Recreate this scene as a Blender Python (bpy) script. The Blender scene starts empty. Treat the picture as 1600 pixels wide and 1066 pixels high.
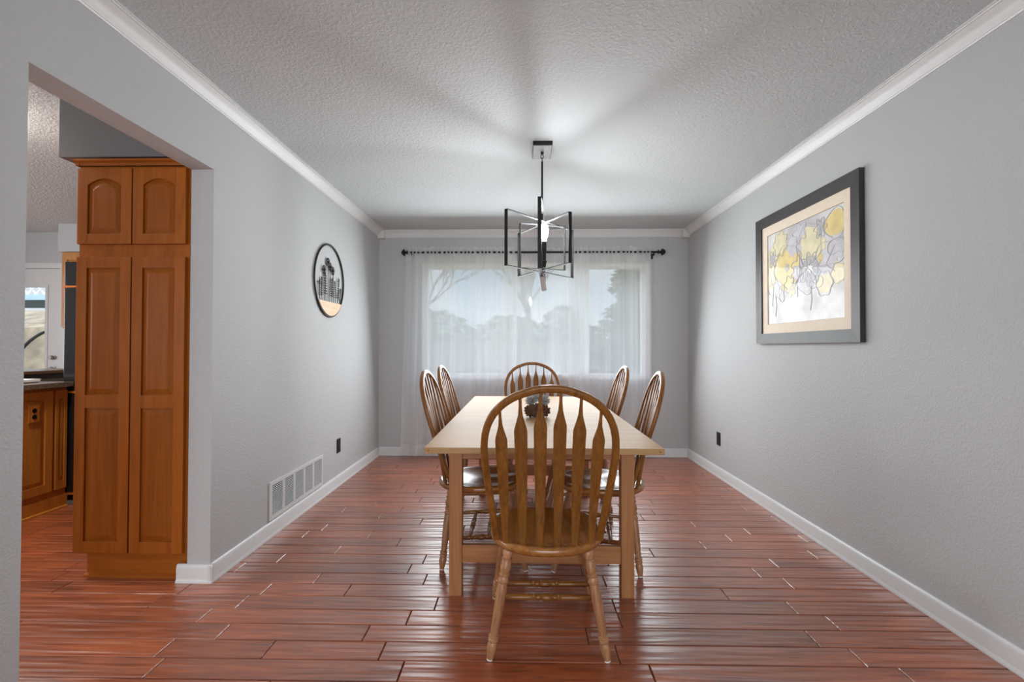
import bpy, bmesh, math, random
from mathutils import Vector, Matrix

# ------------------------------------------------------------------ camera, world, light, exposure
S = bpy.context.scene
COL = S.collection
FPX = 740.0
cam_d = bpy.data.cameras.new('camera')
cam_d.sensor_width = 36.0
cam_d.lens = 36.0 * FPX / 1600.0
cam_d.clip_start = 0.05
cam = bpy.data.objects.new('camera', cam_d)
COL.objects.link(cam)
S.camera = cam
YAW, PITCH, ROLL, CAM_H = 0.0190, 0.0143, 0.0014, 1.1674
fw = Vector((-math.sin(YAW) * math.cos(PITCH), math.cos(YAW) * math.cos(PITCH), math.sin(PITCH)))
rt = Vector((math.cos(YAW), math.sin(YAW), 0))
up = rt.cross(fw)
r2 = rt * math.cos(ROLL) + up * math.sin(ROLL)
u2 = r2.cross(fw)
cam.matrix_world = Matrix(((r2.x, u2.x, -fw.x, 0), (r2.y, u2.y, -fw.y, 0), (r2.z, u2.z, -fw.z, CAM_H), (0, 0, 0, 1)))

S.view_settings.view_transform = 'Standard'
S.view_settings.look = 'None'
S.view_settings.gamma = 1.0
S.view_settings.use_curve_mapping = False
S.view_settings.exposure = 0.92
S.cycles.use_denoising = True
S.cycles.max_bounces = 10
S.cycles.diffuse_bounces = 6
S.cycles.glossy_bounces = 4
S.cycles.transmission_bounces = 6
S.cycles.transparent_max_bounces = 16
S.cycles.sample_clamp_indirect = 6.0
S.cycles.caustics_reflective = False
S.cycles.caustics_refractive = False

W = bpy.data.worlds.new('sky')
S.world = W
W.use_nodes = True
nt = W.node_tree
nt.nodes.clear()
wo = nt.nodes.new('ShaderNodeOutputWorld')
bg = nt.nodes.new('ShaderNodeBackground')
tc = nt.nodes.new('ShaderNodeTexCoord')
nz = nt.nodes.new('ShaderNodeTexNoise')
nz.inputs['Scale'].default_value = 3.0
nz.inputs['Detail'].default_value = 5.0
rmp = nt.nodes.new('ShaderNodeValToRGB')
rmp.color_ramp.elements[0].position = 0.40
rmp.color_ramp.elements[0].color = (0.46, 0.62, 0.82, 1)
rmp.color_ramp.elements[1].position = 0.60
rmp.color_ramp.elements[1].color = (0.97, 0.98, 1.0, 1)
nt.links.new(tc.outputs['Generated'], nz.inputs['Vector'])
nt.links.new(nz.outputs['Fac'], rmp.inputs['Fac'])
nt.links.new(rmp.outputs['Color'], bg.inputs['Color'])
# overcast sky: brighter overhead than near the horizon
sx = nt.nodes.new('ShaderNodeSeparateXYZ')
nt.links.new(tc.outputs['Generated'], sx.inputs[0])
el = nt.nodes.new('ShaderNodeMapRange')
el.inputs['From Min'].default_value = 0.12
el.inputs['From Max'].default_value = 0.65
el.inputs['To Min'].default_value = 0.53
el.inputs['To Max'].default_value = 2.9
nt.links.new(sx.outputs['Z'], el.inputs['Value'])
nt.links.new(el.outputs[0], bg.inputs['Strength'])
nt.links.new(bg.outputs[0], wo.inputs[0])

XL, XR, YB, YF, H = -1.548, 1.796, 5.129, -3.4, 2.44


def area_light(name, loc, direction, sx, sy, power, color=(1, 1, 1)):
    d = bpy.data.lights.new(name, 'AREA')
    d.shape = 'RECTANGLE'
    d.size, d.size_y = sx, sy
    d.energy = power
    d.color = color
    o = bpy.data.objects.new(name, d)
    COL.objects.link(o)
    o.location = loc
    o.rotation_euler = Vector(direction).to_track_quat('-Z', 'Y').to_euler()
    return o


# fill light added behind the photographer, at an unseen made-up patio window
area_light('rear_fill_light', (0.12, YF - 0.16, 1.25), (0, 1, 0), 2.9, 2.1, 58, (0.94, 0.985, 1.0))
# fill lights added for the kitchen at unseen made-up windows (left and near wall)
area_light('kitchen_fill_left', (-6.38, 2.2, 1.5), (1, 0, 0), 2.0, 1.2, 34, (0.96, 0.98, 1.0))
area_light('kitchen_fill_near', (-3.6, -1.16, 1.45), (0, 1, 0), 2.0, 1.3, 15, (0.96, 0.98, 1.0))
# area light added on the room side of the curtains to strengthen the daylight
area_light('window_boost_light', (0.143, 4.84, 1.45), (0, -1, -0.24), 2.3, 1.05, 28.5, (0.94, 0.98, 1.0))
# sampling portal in the dining window opening (gives no light of its own)
_p = area_light('dining_window_portal', (0.143, YB + 0.165, 1.4575), (0, -1, 0), 2.326, 1.145, 1)
_p.data.cycles.is_portal = True


# ------------------------------------------------------------------ materials
def mat(name):
    m = bpy.data.materials.new(name)
    m.use_nodes = True
    t = m.node_tree
    b = t.nodes['Principled BSDF']
    return m, t, b


def plain(name, col, rough=0.5, metal=0.0, coat=0.0, emit=None, estr=0.0, spec=0.5, var=0.06, vscale=30):
    m, t, b = mat(name)
    n = t.nodes.new('ShaderNodeTexNoise')
    n.inputs['Scale'].default_value = vscale
    n.inputs['Detail'].default_value = 4
    tcn = t.nodes.new('ShaderNodeTexCoord')
    t.links.new(tcn.outputs['Object'], n.inputs['Vector'])
    r = t.nodes.new('ShaderNodeValToRGB')
    c = Vector(col)
    r.color_ramp.elements[0].position = 0.3
    r.color_ramp.elements[1].position = 0.7
    r.color_ramp.elements[0].color = (*[max(0, x * (1 - var)) for x in c], 1)
    r.color_ramp.elements[1].color = (*[min(1, x * (1 + var)) for x in c], 1)
    t.links.new(n.outputs['Fac'], r.inputs['Fac'])
    t.links.new(r.outputs['Color'], b.inputs['Base Color'])
    b.inputs['Roughness'].default_value = rough
    b.inputs['Metallic'].default_value = metal
    b.inputs['Coat Weight'].default_value = coat
    b.inputs['Specular IOR Level'].default_value = spec
    if emit:
        b.inputs['Emission Color'].default_value = (*emit, 1)
        b.inputs['Emission Strength'].default_value = estr
    return m


def texture_wall(name, col, scale=110, strength=0.25, dist=0.004, rough=0.75):
    m, t, b = mat(name)
    b.inputs['Base Color'].default_value = (*col, 1)
    b.inputs['Roughness'].default_value = rough
    b.inputs['Specular IOR Level'].default_value = 0.25
    g = t.nodes.new('ShaderNodeTexCoord')
    n = t.nodes.new('ShaderNodeTexNoise')
    n.inputs['Scale'].default_value = scale
    n.inputs['Detail'].default_value = 3
    n.inputs['Distortion'].default_value = 0.6
    r = t.nodes.new('ShaderNodeValToRGB')
    r.color_ramp.elements[0].position = 0.42
    r.color_ramp.elements[1].position = 0.62
    bp = t.nodes.new('ShaderNodeBump')
    bp.inputs['Strength'].default_value = strength
    bp.inputs['Distance'].default_value = dist
    t.links.new(g.outputs['Object'], n.inputs['Vector'])
    t.links.new(n.outputs['Fac'], r.inputs['Fac'])
    t.links.new(r.outputs['Color'], bp.inputs['Height'])
    t.links.new(bp.outputs['Normal'], b.inputs['Normal'])
    return m


def wood(name, dark, light, axis='Z', scale=14, stretch=0.06, rough=0.32, coat=0.3, island=True, bump=0.05, seed=0.0):
    m, t, b = mat(name)
    g = t.nodes.new('ShaderNodeTexCoord')
    mp = t.nodes.new('ShaderNodeMapping')
    sc = [scale, scale, scale]
    sc['XYZ'.index(axis)] = scale * stretch
    mp.inputs['Scale'].default_value = sc
    t.links.new(g.outputs['Object'], mp.inputs['Vector'])
    vec = mp.outputs['Vector']
    geo = t.nodes.new('ShaderNodeNewGeometry')
    oi = t.nodes.new('ShaderNodeObjectInfo')
    ad = t.nodes.new('ShaderNodeMath')
    ad.operation = 'ADD'
    t.links.new(geo.outputs['Random Per Island'], ad.inputs[0])
    t.links.new(oi.outputs['Random'], ad.inputs[1])
    mu = t.nodes.new('ShaderNodeMath')
    mu.operation = 'MULTIPLY'
    mu.inputs[1].default_value = 37.0
    t.links.new(ad.outputs[0], mu.inputs[0])
    va = t.nodes.new('ShaderNodeVectorMath')
    va.operation = 'ADD'
    t.links.new(vec, va.inputs[0])
    t.links.new(mu.outputs[0], va.inputs[1])
    n = t.nodes.new('ShaderNodeTexNoise')
    n.inputs['Scale'].default_value = 1.0
    n.inputs['Detail'].default_value = 6
    n.inputs['Roughness'].default_value = 0.6
    n.inputs['Distortion'].default_value = 1.2
    t.links.new(va.outputs[0], n.inputs['Vector'])
    n2 = t.nodes.new('ShaderNodeTexNoise')
    n2.inputs['Scale'].default_value = 5.0
    n2.inputs['Detail'].default_value = 3
    t.links.new(va.outputs[0], n2.inputs['Vector'])
    mx = t.nodes.new('ShaderNodeMath')
    mx.operation = 'MULTIPLY_ADD'
    mx.inputs[1].default_value = 0.3
    t.links.new(n2.outputs['Fac'], mx.inputs[0])
    t.links.new(n.outputs['Fac'], mx.inputs[2])
    r = t.nodes.new('ShaderNodeValToRGB')
    r.color_ramp.elements[0].position = 0.42
    r.color_ramp.elements[1].position = 0.85
    r.color_ramp.elements[0].color = (*dark, 1)
    r.color_ramp.elements[1].color = (*light, 1)
    t.links.new(mx.outputs[0], r.inputs['Fac'])
    hs = t.nodes.new('ShaderNodeHueSaturation')
    if island:
        m1 = t.nodes.new('ShaderNodeMapRange')
        m1.inputs['To Min'].default_value = 0.88
        m1.inputs['To Max'].default_value = 1.10
        t.links.new(geo.outputs['Random Per Island'], m1.inputs['Value'])
        t.links.new(m1.outputs[0], hs.inputs['Value'])
    t.links.new(r.outputs['Color'], hs.inputs['Color'])
    t.links.new(hs.outputs['Color'], b.inputs['Base Color'])
    b.inputs['Roughness'].default_value = rough
    b.inputs['Coat Weight'].default_value = coat
    b.inputs['Coat Roughness'].default_value = 0.15
    if bump:
        bp = t.nodes.new('ShaderNodeBump')
        bp.inputs['Strength'].default_value = bump
        bp.inputs['Distance'].default_value = 0.002
        t.links.new(n2.outputs['Fac'], bp.inputs['Height'])
        t.links.new(bp.outputs['Normal'], b.inputs['Normal'])
    return m


def floor_wood():
    m, t, b = mat('hand_scraped_floor')
    g = t.nodes.new('ShaderNodeTexCoord')
    geo = t.nodes.new('ShaderNodeNewGeometry')
    mu = t.nodes.new('ShaderNodeMath')
    mu.operation = 'MULTIPLY'
    mu.inputs[1].default_value = 91.0
    t.links.new(geo.outputs['Random Per Island'], mu.inputs[0])

    def noise(sc, detail, dist, rough=0.55):
        mp = t.nodes.new('ShaderNodeMapping')
        mp.inputs['Scale'].default_value = sc
        t.links.new(g.outputs['Object'], mp.inputs['Vector'])
        va = t.nodes.new('ShaderNodeVectorMath')
        va.operation = 'ADD'
        t.links.new(mp.outputs['Vector'], va.inputs[0])
        t.links.new(mu.outputs[0], va.inputs[1])
        n = t.nodes.new('ShaderNodeTexNoise')
        n.inputs['Scale'].default_value = 1.0
        n.inputs['Detail'].default_value = detail
        n.inputs['Distortion'].default_value = dist
        n.inputs['Roughness'].default_value = rough
        t.links.new(va.outputs[0], n.inputs['Vector'])
        return n
    grain = noise((2.2, 34, 34), 7, 1.4, 0.65)
    blot = noise((3.0, 7.0, 7.0), 3, 0.8)
    wave = noise((3.0, 40, 40), 0.5, 0.25)
    r = t.nodes.new('ShaderNodeValToRGB')
    cr = r.color_ramp
    cr.elements[0].position = 0.30
    cr.elements[0].color = (0.18, 0.036, 0.009, 1)
    cr.elements[1].position = 0.72
    cr.elements[1].color = (0.57, 0.160, 0.052, 1)
    e = cr.elements.new(0.5)
    e.color = (0.40, 0.090, 0.024, 1)
    t.links.new(grain.outputs['Fac'], r.inputs['Fac'])
    hs = t.nodes.new('ShaderNodeHueSaturation')
    m1 = t.nodes.new('ShaderNodeMapRange')
    m1.inputs['To Min'].default_value = 0.82
    m1.inputs['To Max'].default_value = 1.18
    t.links.new(geo.outputs['Random Per Island'], m1.inputs['Value'])
    t.links.new(m1.outputs[0], hs.inputs['Value'])
    m2 = t.nodes.new('ShaderNodeMapRange')
    m2.inputs['From Min'].default_value = 0.35
    m2.inputs['From Max'].default_value = 0.65
    m2.inputs['To Min'].default_value = 0.78
    m2.inputs['To Max'].default_value = 0.53
    t.links.new(blot.outputs['Fac'], m2.inputs['Value'])
    mm = t.nodes.new('ShaderNodeMixRGB')
    mm.blend_type = 'MULTIPLY'
    mm.inputs['Fac'].default_value = 0.8
    t.links.new(r.outputs['Color'], hs.inputs['Color'])
    t.links.new(hs.outputs['Color'], mm.inputs['Color1'])
    t.links.new(m2.outputs[0], mm.inputs['Color2'])
    t.links.new(mm.outputs['Color'], b.inputs['Base Color'])
    b.inputs['Roughness'].default_value = 0.42
    b.inputs['Specular IOR Level'].default_value = 0.8
    b.inputs['Coat Weight'].default_value = 1.0
    b.inputs['Coat Roughness'].default_value = 0.27
    bp = t.nodes.new('ShaderNodeBump')
    bp.inputs['Strength'].default_value = 0.9
    bp.inputs['Distance'].default_value = 0.006
    t.links.new(wave.outputs['Fac'], bp.inputs['Height'])
    bp2 = t.nodes.new('ShaderNodeBump')
    bp2.inputs['Strength'].default_value = 0.12
    bp2.inputs['Distance'].default_value = 0.001
    t.links.new(grain.outputs['Fac'], bp2.inputs['Height'])
    t.links.new(bp.outputs['Normal'], bp2.inputs['Normal'])
    t.links.new(bp2.outputs['Normal'], b.inputs['Normal'])
    t.links.new(bp.outputs['Normal'], b.inputs['Coat Normal'])
    return m


def sheer(name, op0, op1, tint=(0.93, 0.94, 0.95)):
    """thin woven voile: see-through between the threads, denser where a fold turns edge-on"""
    m, t, b = mat(name)
    t.nodes.remove(b)
    out = t.nodes['Material Output']
    tr = t.nodes.new('ShaderNodeBsdfTransparent')
    df = t.nodes.new('ShaderNodeBsdfDiffuse')
    df.inputs['Color'].default_value = (*tint, 1)
    tl = t.nodes.new('ShaderNodeBsdfTranslucent')
    tl.inputs['Color'].default_value = (*tint, 1)
    m1 = t.nodes.new('ShaderNodeMixShader')
    m1.inputs[0].default_value = 0.6
    t.links.new(df.outputs[0], m1.inputs[1])
    t.links.new(tl.outputs[0], m1.inputs[2])
    lw = t.nodes.new('ShaderNodeLayerWeight')
    lw.inputs['Blend'].default_value = 0.5
    g = t.nodes.new('ShaderNodeTexCoord')
    mp = t.nodes.new('ShaderNodeMapping')
    mp.inputs['Scale'].default_value = (7.5, 7.5, 0.12)
    n = t.nodes.new('ShaderNodeTexNoise')
    n.inputs['Scale'].default_value = 1.0
    n.inputs['Detail'].default_value = 3
    t.links.new(g.outputs['Object'], mp.inputs['Vector'])
    t.links.new(mp.outputs['Vector'], n.inputs['Vector'])
    mr = t.nodes.new('ShaderNodeMapRange')
    mr.inputs['From Min'].default_value = 0.3
    mr.inputs['From Max'].default_value = 0.7
    mr.inputs['To Min'].default_value = op0
    mr.inputs['To Max'].default_value = op1
    t.links.new(n.outputs['Fac'], mr.inputs['Value'])
    ad = t.nodes.new('ShaderNodeMath')
    ad.operation = 'MULTIPLY_ADD'
    ad.inputs[1].default_value = 0.35
    ad.use_clamp = True
    t.links.new(lw.outputs['Facing'], ad.inputs[0])
    t.links.new(mr.outputs[0], ad.inputs[2])
    mix = t.nodes.new('ShaderNodeMixShader')
    t.links.new(ad.outputs[0], mix.inputs[0])
    t.links.new(tr.outputs[0], mix.inputs[1])
    t.links.new(m1.outputs[0], mix.inputs[2])
    t.links.new(mix.outputs[0], out.inputs['Surface'])
    return m


def glass(name, tint=(0.97, 0.98, 0.98)):
    m, t, b = mat(name)
    t.nodes.remove(b)
    out = t.nodes['Material Output']
    tr = t.nodes.new('ShaderNodeBsdfTransparent')
    tr.inputs['Color'].default_value = (*tint, 1)
    gl = t.nodes.new('ShaderNodeBsdfGlossy')
    gl.inputs['Roughness'].default_value = 0.02
    lw = t.nodes.new('ShaderNodeLayerWeight')
    lw.inputs['Blend'].default_value = 0.5
    pw = t.nodes.new('ShaderNodeMath')
    pw.operation = 'POWER'
    pw.inputs[1].default_value = 4.0
    t.links.new(lw.outputs['Facing'], pw.inputs[0])
    fr = t.nodes.new('ShaderNodeMath')
    fr.operation = 'MULTIPLY_ADD'
    fr.inputs[1].default_value = 0.8
    fr.inputs[2].default_value = 0.04
    t.links.new(pw.outputs[0], fr.inputs[0])
    mx = t.nodes.new('ShaderNodeMixShader')
    t.links.new(fr.outputs[0], mx.inputs[0])
    t.links.new(tr.outputs[0], mx.inputs[1])
    t.links.new(gl.outputs[0], mx.inputs[2])
    t.links.new(mx.outputs[0], out.inputs['Surface'])
    return m


M = {}
M['wall'] = texture_wall('grey_wall_paint', (0.50, 0.513, 0.52), 100, 0.32, 0.005)
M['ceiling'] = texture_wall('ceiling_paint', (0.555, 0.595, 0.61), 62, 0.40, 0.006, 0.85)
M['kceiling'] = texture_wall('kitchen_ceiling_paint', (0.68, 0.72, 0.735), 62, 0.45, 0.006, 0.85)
M['soffit'] = plain('soffit_shaded_grey', (0.155, 0.155, 0.16), 0.8, var=0.02)  # wall grey darkened: the soffit's shade is put into its colour
M['trim'] = plain('white_trim_paint', (0.66, 0.67, 0.675), 0.35, var=0.015)
M['vinyl'] = plain('white_vinyl', (0.86, 0.86, 0.86), 0.4, var=0.01)
M['floor'] = floor_wood()
M['subfloor'] = plain('dark_seam', (0.02, 0.008, 0.005), 0.8)
M['oak'] = wood('honey_oak', (0.14, 0.048, 0.007), (0.29, 0.118, 0.024), 'Z', 60, 0.05, 0.36, 0.15)
M['oakleg'] = wood('honey_oak_lit', (0.31, 0.13, 0.050), (0.50, 0.26, 0.125), 'Z', 60, 0.05, 0.4, 0.15)  # same oak made lighter, with the light on the legs in its colour
M['oakh'] = wood('honey_oak_flat', (0.23, 0.085, 0.014), (0.44, 0.18, 0.042), 'Y', 34, 0.06, 0.26, 0.4)
M['oakx'] = wood('honey_oak_cross', (0.14, 0.048, 0.007), (0.29, 0.118, 0.024), 'X', 60, 0.05, 0.33, 0.35)
M['birch'] = wood('birch_top', (0.33, 0.185, 0.080), (0.42, 0.255, 0.122), 'X', 26, 0.05, 0.5, 0.0, bump=0.0)
M['birch'].node_tree.nodes['Principled BSDF'].inputs['Specular IOR Level'].default_value = 0.15
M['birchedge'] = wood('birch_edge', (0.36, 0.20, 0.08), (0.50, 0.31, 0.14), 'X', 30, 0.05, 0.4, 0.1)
M['birchz'] = wood('birch_leg', (0.35, 0.145, 0.055), (0.47, 0.225, 0.095), 'Z', 30, 0.05, 0.4, 0.1)
M['birchx'] = wood('birch_rail', (0.35, 0.145, 0.055), (0.47, 0.225, 0.095), 'X', 30, 0.05, 0.4, 0.1)
M['cab'] = wood('maple_cabinet', (0.25, 0.066, 0.006), (0.36, 0.108, 0.013), 'Z', 16, 0.08, 0.42, 0.12, bump=0.0)
M['cabx'] = wood('maple_cabinet_cross', (0.25, 0.066, 0.006), (0.36, 0.108, 0.013), 'X', 16, 0.08, 0.42, 0.12, bump=0.0)
M['cablit'] = wood('lit_maple', (0.36, 0.125, 0.014), (0.52, 0.20, 0.032), 'Z', 16, 0.08, 0.42, 0.05, bump=0.0)  # same maple made lighter, as if more strongly lit
M['palewood'] = wood('pale_wood', (0.55, 0.36, 0.20), (0.72, 0.52, 0.33), 'Y', 30, 0.1, 0.5, 0.0)
M['black'] = plain('black_metal', (0.012, 0.012, 0.013), 0.5, 0.0, spec=0.3)
M['blackframe'] = plain('dark_bronze_lacquer', (0.030, 0.027, 0.027), 0.48, 0.0, 0.0, vscale=8, var=0.2)
M['chrome'] = plain('brushed_nickel', (0.50, 0.50, 0.51), 0.34, 1.0)
M['appliance'] = plain('black_appliance', (0.008, 0.008, 0.009), 0.18)
M['ductshade'] = plain('duct_shade', (0.02, 0.02, 0.02), 0.9)
M['granite'] = plain('brown_granite', (0.16, 0.12, 0.09), 0.15, var=0.6, vscale=160)
M['brownledge'] = plain('brown_ledge', (0.16, 0.075, 0.03), 0.3)
M['white'] = plain('white_enamel', (0.85, 0.85, 0.85), 0.3, var=0.01)
M['mat'] = plain('cream_mat', (0.80, 0.69, 0.56), 0.85, var=0.03)
M['cone'] = plain('pinecone_brown', (0.20, 0.10, 0.055), 0.7, var=0.4, vscale=60)
M['frost'] = plain('frosted_scales', (0.40, 0.42, 0.43), 0.7, var=0.35, vscale=70)
M['glide'] = plain('white_nylon', (0.8, 0.8, 0.78), 0.5)
M['bulb'] = plain('bulb_glow', (1, 1, 1), 0.3, emit=(0.98, 0.99, 1.0), estr=245)
M['sheer'] = sheer('sheer_voile', 0.52, 0.76)
M['hem'] = sheer('sheer_hem', 0.75, 0.9)
M['glass'] = glass('window_glass')
M['grass'] = plain('winter_grass', (0.20, 0.19, 0.10), 0.9, var=0.3, vscale=3)
M['needles'] = plain('dark_needles', (0.03, 0.055, 0.035), 0.8, var=0.4, vscale=2)
M['leaves'] = plain('grey_green_leaves', (0.16, 0.18, 0.14), 0.8, var=0.4, vscale=2)
M['bark'] = plain('grey_bark', (0.16, 0.13, 0.11), 0.9, var=0.3, vscale=12)
M['tan'] = plain('dry_tan_bank', (0.20, 0.155, 0.10), 0.9, var=0.45, vscale=2.5)
M['lattice'] = plain('white_lattice_paint', (0.75, 0.80, 0.84), 0.6)
M['patiobeam'] = plain('pale_blue_beam', (0.42, 0.55, 0.62), 0.6)
M['patiodark'] = plain('eave_shade', (0.03, 0.04, 0.035), 0.8)


for _k in ('cab', 'cabx', 'birchz', 'birchx', 'birchedge', 'oak', 'oakx'):
    M[_k].node_tree.nodes['Principled BSDF'].inputs['Specular IOR Level'].default_value = 0.25
for _k in ('cab', 'cabx'):
    M[_k].node_tree.nodes['Principled BSDF'].inputs['Specular IOR Level'].default_value = 0.12
    M[_k].node_tree.nodes['Principled BSDF'].inputs['Coat Weight'].default_value = 0.05


# ------------------------------------------------------------------ mesh helpers
class MB:
    def __init__(s):
        s.bm = bmesh.new()

    def box(s, x0, x1, y0, y1, z0, z1, bev=0.0, seg=2):
        t = bmesh.new()
        bmesh.ops.create_cube(t, size=1.0)
        for v in t.verts:
            v.co = Vector(((x0 + x1) / 2 + v.co.x * (x1 - x0), (y0 + y1) / 2 + v.co.y * (y1 - y0), (z0 + z1) / 2 + v.co.z * (z1 - z0)))
        if bev > 0:
            bmesh.ops.bevel(t, geom=list(t.edges), offset=bev, segments=seg, affect='EDGES', profile=0.7)
        s.merge(t)
        return s

    def merge(s, t, mtx=None):
        if mtx is not None:
            t.transform(mtx)
        me = bpy.data.meshes.new('tmp')
        t.to_mesh(me)
        t.free()
        s.bm.from_mesh(me)
        bpy.data.meshes.remove(me)
        return s

    def prism(s, pts, axis, a0, a1, bev=0.0):
        """pts: 2D outline; axis: extrusion axis ('x': pts=(y,z); 'y': pts=(x,z); 'z': pts=(x,y))"""
        def P(p, a):
            return {'x': (a, p[0], p[1]), 'y': (p[0], a, p[1]), 'z': (p[0], p[1], a)}[axis]
        t = bmesh.new()
        A = [t.verts.new(P(p, a0)) for p in pts]
        B = [t.verts.new(P(p, a1)) for p in pts]
        n = len(pts)
        t.faces.new(A)
        t.faces.new(B[::-1])
        for i in range(n):
            j = (i + 1) % n
            t.faces.new([A[i], B[i], B[j], A[j]])
        bmesh.ops.recalc_face_normals(t, faces=t.faces)
        if bev > 0:
            es = [e for e in t.edges if all(len(f.verts) > 4 or True for f in e.link_faces)]
            bmesh.ops.bevel(t, geom=es, offset=bev, segments=2, affect='EDGES', profile=0.7)
        s.merge(t)
        return s

    def rings(s, rings, closed_ends=True, loop=False):
        """loft: rings = list of lists of points with equal length"""
        t = bmesh.new()
        V = [[t.verts.new(p) for p in r] for r in rings]
        n = len(rings[0])
        R = len(V)
        for i in range(R if loop else R - 1):
            a, b = V[i], V[(i + 1) % R]
            for k in range(n):
                l = (k + 1) % n
                t.faces.new([a[k], a[l], b[l], b[k]])
        if closed_ends and not loop:
            t.faces.new(V[0][::-1])
            t.faces.new(V[-1])
        bmesh.ops.recalc_face_normals(t, faces=t.faces)
        s.merge(t)
        return s

    def tube(s, pts, r, n=10, loop=False, flat=None):
        """round (or elliptical: flat=(ra, rb)) tube along pts; r may be a list"""
        P = [Vector(p) for p in pts]
        N = len(P)
        rs = r if isinstance(r, (list, tuple)) else [r] * N
        rings = []
        ref = None
        for i in range(N):
            if loop:
                d = P[(i + 1) % N] - P[i - 1]
            else:
                d = P[min(i + 1, N - 1)] - P[max(i - 1, 0)]
            d.normalize()
            if ref is None:
                ref = Vector((0, 0, 1)) if abs(d.z) < 0.9 else Vector((1, 0, 0))
                ref = (ref - d * ref.dot(d)).normalized()
            else:
                ref = (ref - d * ref.dot(d)).normalized()
            bi = d.cross(ref)
            ring = []
            for k in range(n):
                a = 2 * math.pi * k / n
                ring.append(P[i] + (ref * math.cos(a) + bi * math.sin(a)) * rs[i])
            rings.append(ring)
        s.rings(rings, True, loop)
        return s

    def lathe(s, prof, p0, p1, n=16):
        """prof: (t, r) with t along p0->p1"""
        p0, p1 = Vector(p0), Vector(p1)
        d = (p1 - p0)
        L = d.length
        d.normalize()
        q = Vector((0, 0, 1)).rotation_difference(d)
        a, b = q @ Vector((1, 0, 0)), q @ Vector((0, 1, 0))
        rings = []
        for (t, r) in prof:
            c = p0 + d * (t * L)
            rings.append([c + (a * math.cos(2 * math.pi * k / n) + b * math.sin(2 * math.pi * k / n)) * r for k in range(n)])
        s.rings(rings)
        return s

    def sphere(s, c, r, n=16, sc=(1, 1, 1)):
        t = bmesh.new()
        bmesh.ops.create_uvsphere(t, u_segments=n, v_segments=max(6, n // 2), radius=r)
        for v in t.verts:
            v.co = Vector((c[0] + v.co.x * sc[0], c[1] + v.co.y * sc[1], c[2] + v.co.z * sc[2]))
        s.merge(t)
        return s

    def build(s, name, m, parent=None, smooth=None, xf=None):
        if xf is not None:
            s.bm.transform(xf)
        me = bpy.data.meshes.new(name)
        s.bm.to_mesh(me)
        s.bm.free()
        me.materials.append(m)
        if smooth is not None:
            for p in me.polygons:
                p.use_smooth = True
            me.set_sharp_from_angle(angle=math.radians(smooth))
        o = bpy.data.objects.new(name, me)
        COL.objects.link(o)
        if parent is not None:
            o.parent = parent
        return o


def tag(o, label=None, cat=None, group=None, kind=None):
    if label:
        o['label'] = label
    if cat:
        o['category'] = cat
    if group:
        o['group'] = group
    if kind:
        o['kind'] = kind
    return o


def thing(name, label, cat, loc=(0, 0, 0), rz=0.0, group=None):
    o = bpy.data.objects.new(name, None)
    o.empty_display_size = 0.1
    COL.objects.link(o)
    o.location = loc
    o.rotation_euler = (0, 0, rz)
    return tag(o, label, cat, group)


def struct(o, label=None, cat=None):
    o['kind'] = 'structure'
    if label:
        o['label'] = label
    if cat:
        o['category'] = cat
    return o


def copy_tree(o, parent=None):
    c = o.copy()
    COL.objects.link(c)
    c.parent = parent
    for ch in o.children:
        copy_tree(ch, c)
    return c


# ------------------------------------------------------------------ room shell
WT = 0.115
KXL, KYF = -6.3, -1.1


def build_floor():
    rnd = random.Random(4)
    w, y0 = 0.11265, 2.67662
    L = 0.903
    known = {-9: [-0.432, 0.472, 1.376], -8: [-0.976, -0.533, 0.369, 1.271], -7: [-1.223, -0.632, 0.27, 1.172],
             -6: [-1.377, -0.484, 0.425, 1.324], -5: [-1.678, -1.277, -0.385, 0.423, 1.218],
             -4: [-2.231, -1.625, -1.228, -0.833, 0.969], -3: [-2.347, -1.027, -0.481, 0.419, 1.325],
             -2: [-0.586, 0.317, 1.222], -1: [-1.326, -0.53, 0.47, 1.372], 0: [-1.053, -0.157, 0.746]}
    t = bmesh.new()
    g, d = 0.0016, 0.0040
    x_min, x_max = KXL, XR

    def plank(x0, x1, ya, yb):
        b = 0.0028
        o = [(x0 + g, ya + g), (x1 - g, ya + g), (x1 - g, yb - g), (x0 + g, yb - g)]
        i = [(x0 + g + b, ya + g + b), (x1 - g - b, ya + g + b), (x1 - g - b, yb - g - b), (x0 + g + b, yb - g - b)]
        V0 = [t.verts.new((p[0], p[1], -0.010)) for p in o]
        V1 = [t.verts.new((p[0], p[1], -d * 0.6)) for p in o]
        V2 = [t.verts.new((p[0], p[1], 0.0)) for p in i]
        for a, c in ((V0, V1), (V1, V2)):
            for k in range(4):
                l = (k + 1) % 4
                t.faces.new([a[k], a[l], c[l], c[k]])
        t.faces.new(V2)
    r = int(math.floor((YF - 0.1 - y0) / w)) + 1
    while y0 + r * w < YB:
        ya, yb = y0 + r * w, min(y0 + (r + 1) * w, YB)
        js = list(known.get(r, []))
        if not js:
            js = [rnd.uniform(-0.45, 0.45)]
            while js[-1] < x_max:
                js.append(js[-1] + (L if rnd.random() < 0.8 else L * 0.5))
        while js[-1] < x_max:
            js.append(js[-1] + L)
        while js[0] > x_min:
            js.insert(0, js[0] - (L if rnd.random() < 0.75 else L * 0.45))
        js = [x for x in js if x_min + 0.05 < x < x_max - 0.02]
        xs = [x_min] + js + [x_max]
        for a, b in zip(xs[:-1], xs[1:]):
            plank(a, b, ya, yb)
        r += 1
    m = MB()
    m.merge(t)
    fl = m.build('floor', M['floor'])
    struct(fl)
    sb = MB().box(x_min, x_max, YF, YB, -0.06, -0.0101).build('subfloor', M['subfloor'], fl)
    return fl


build_floor()

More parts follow.
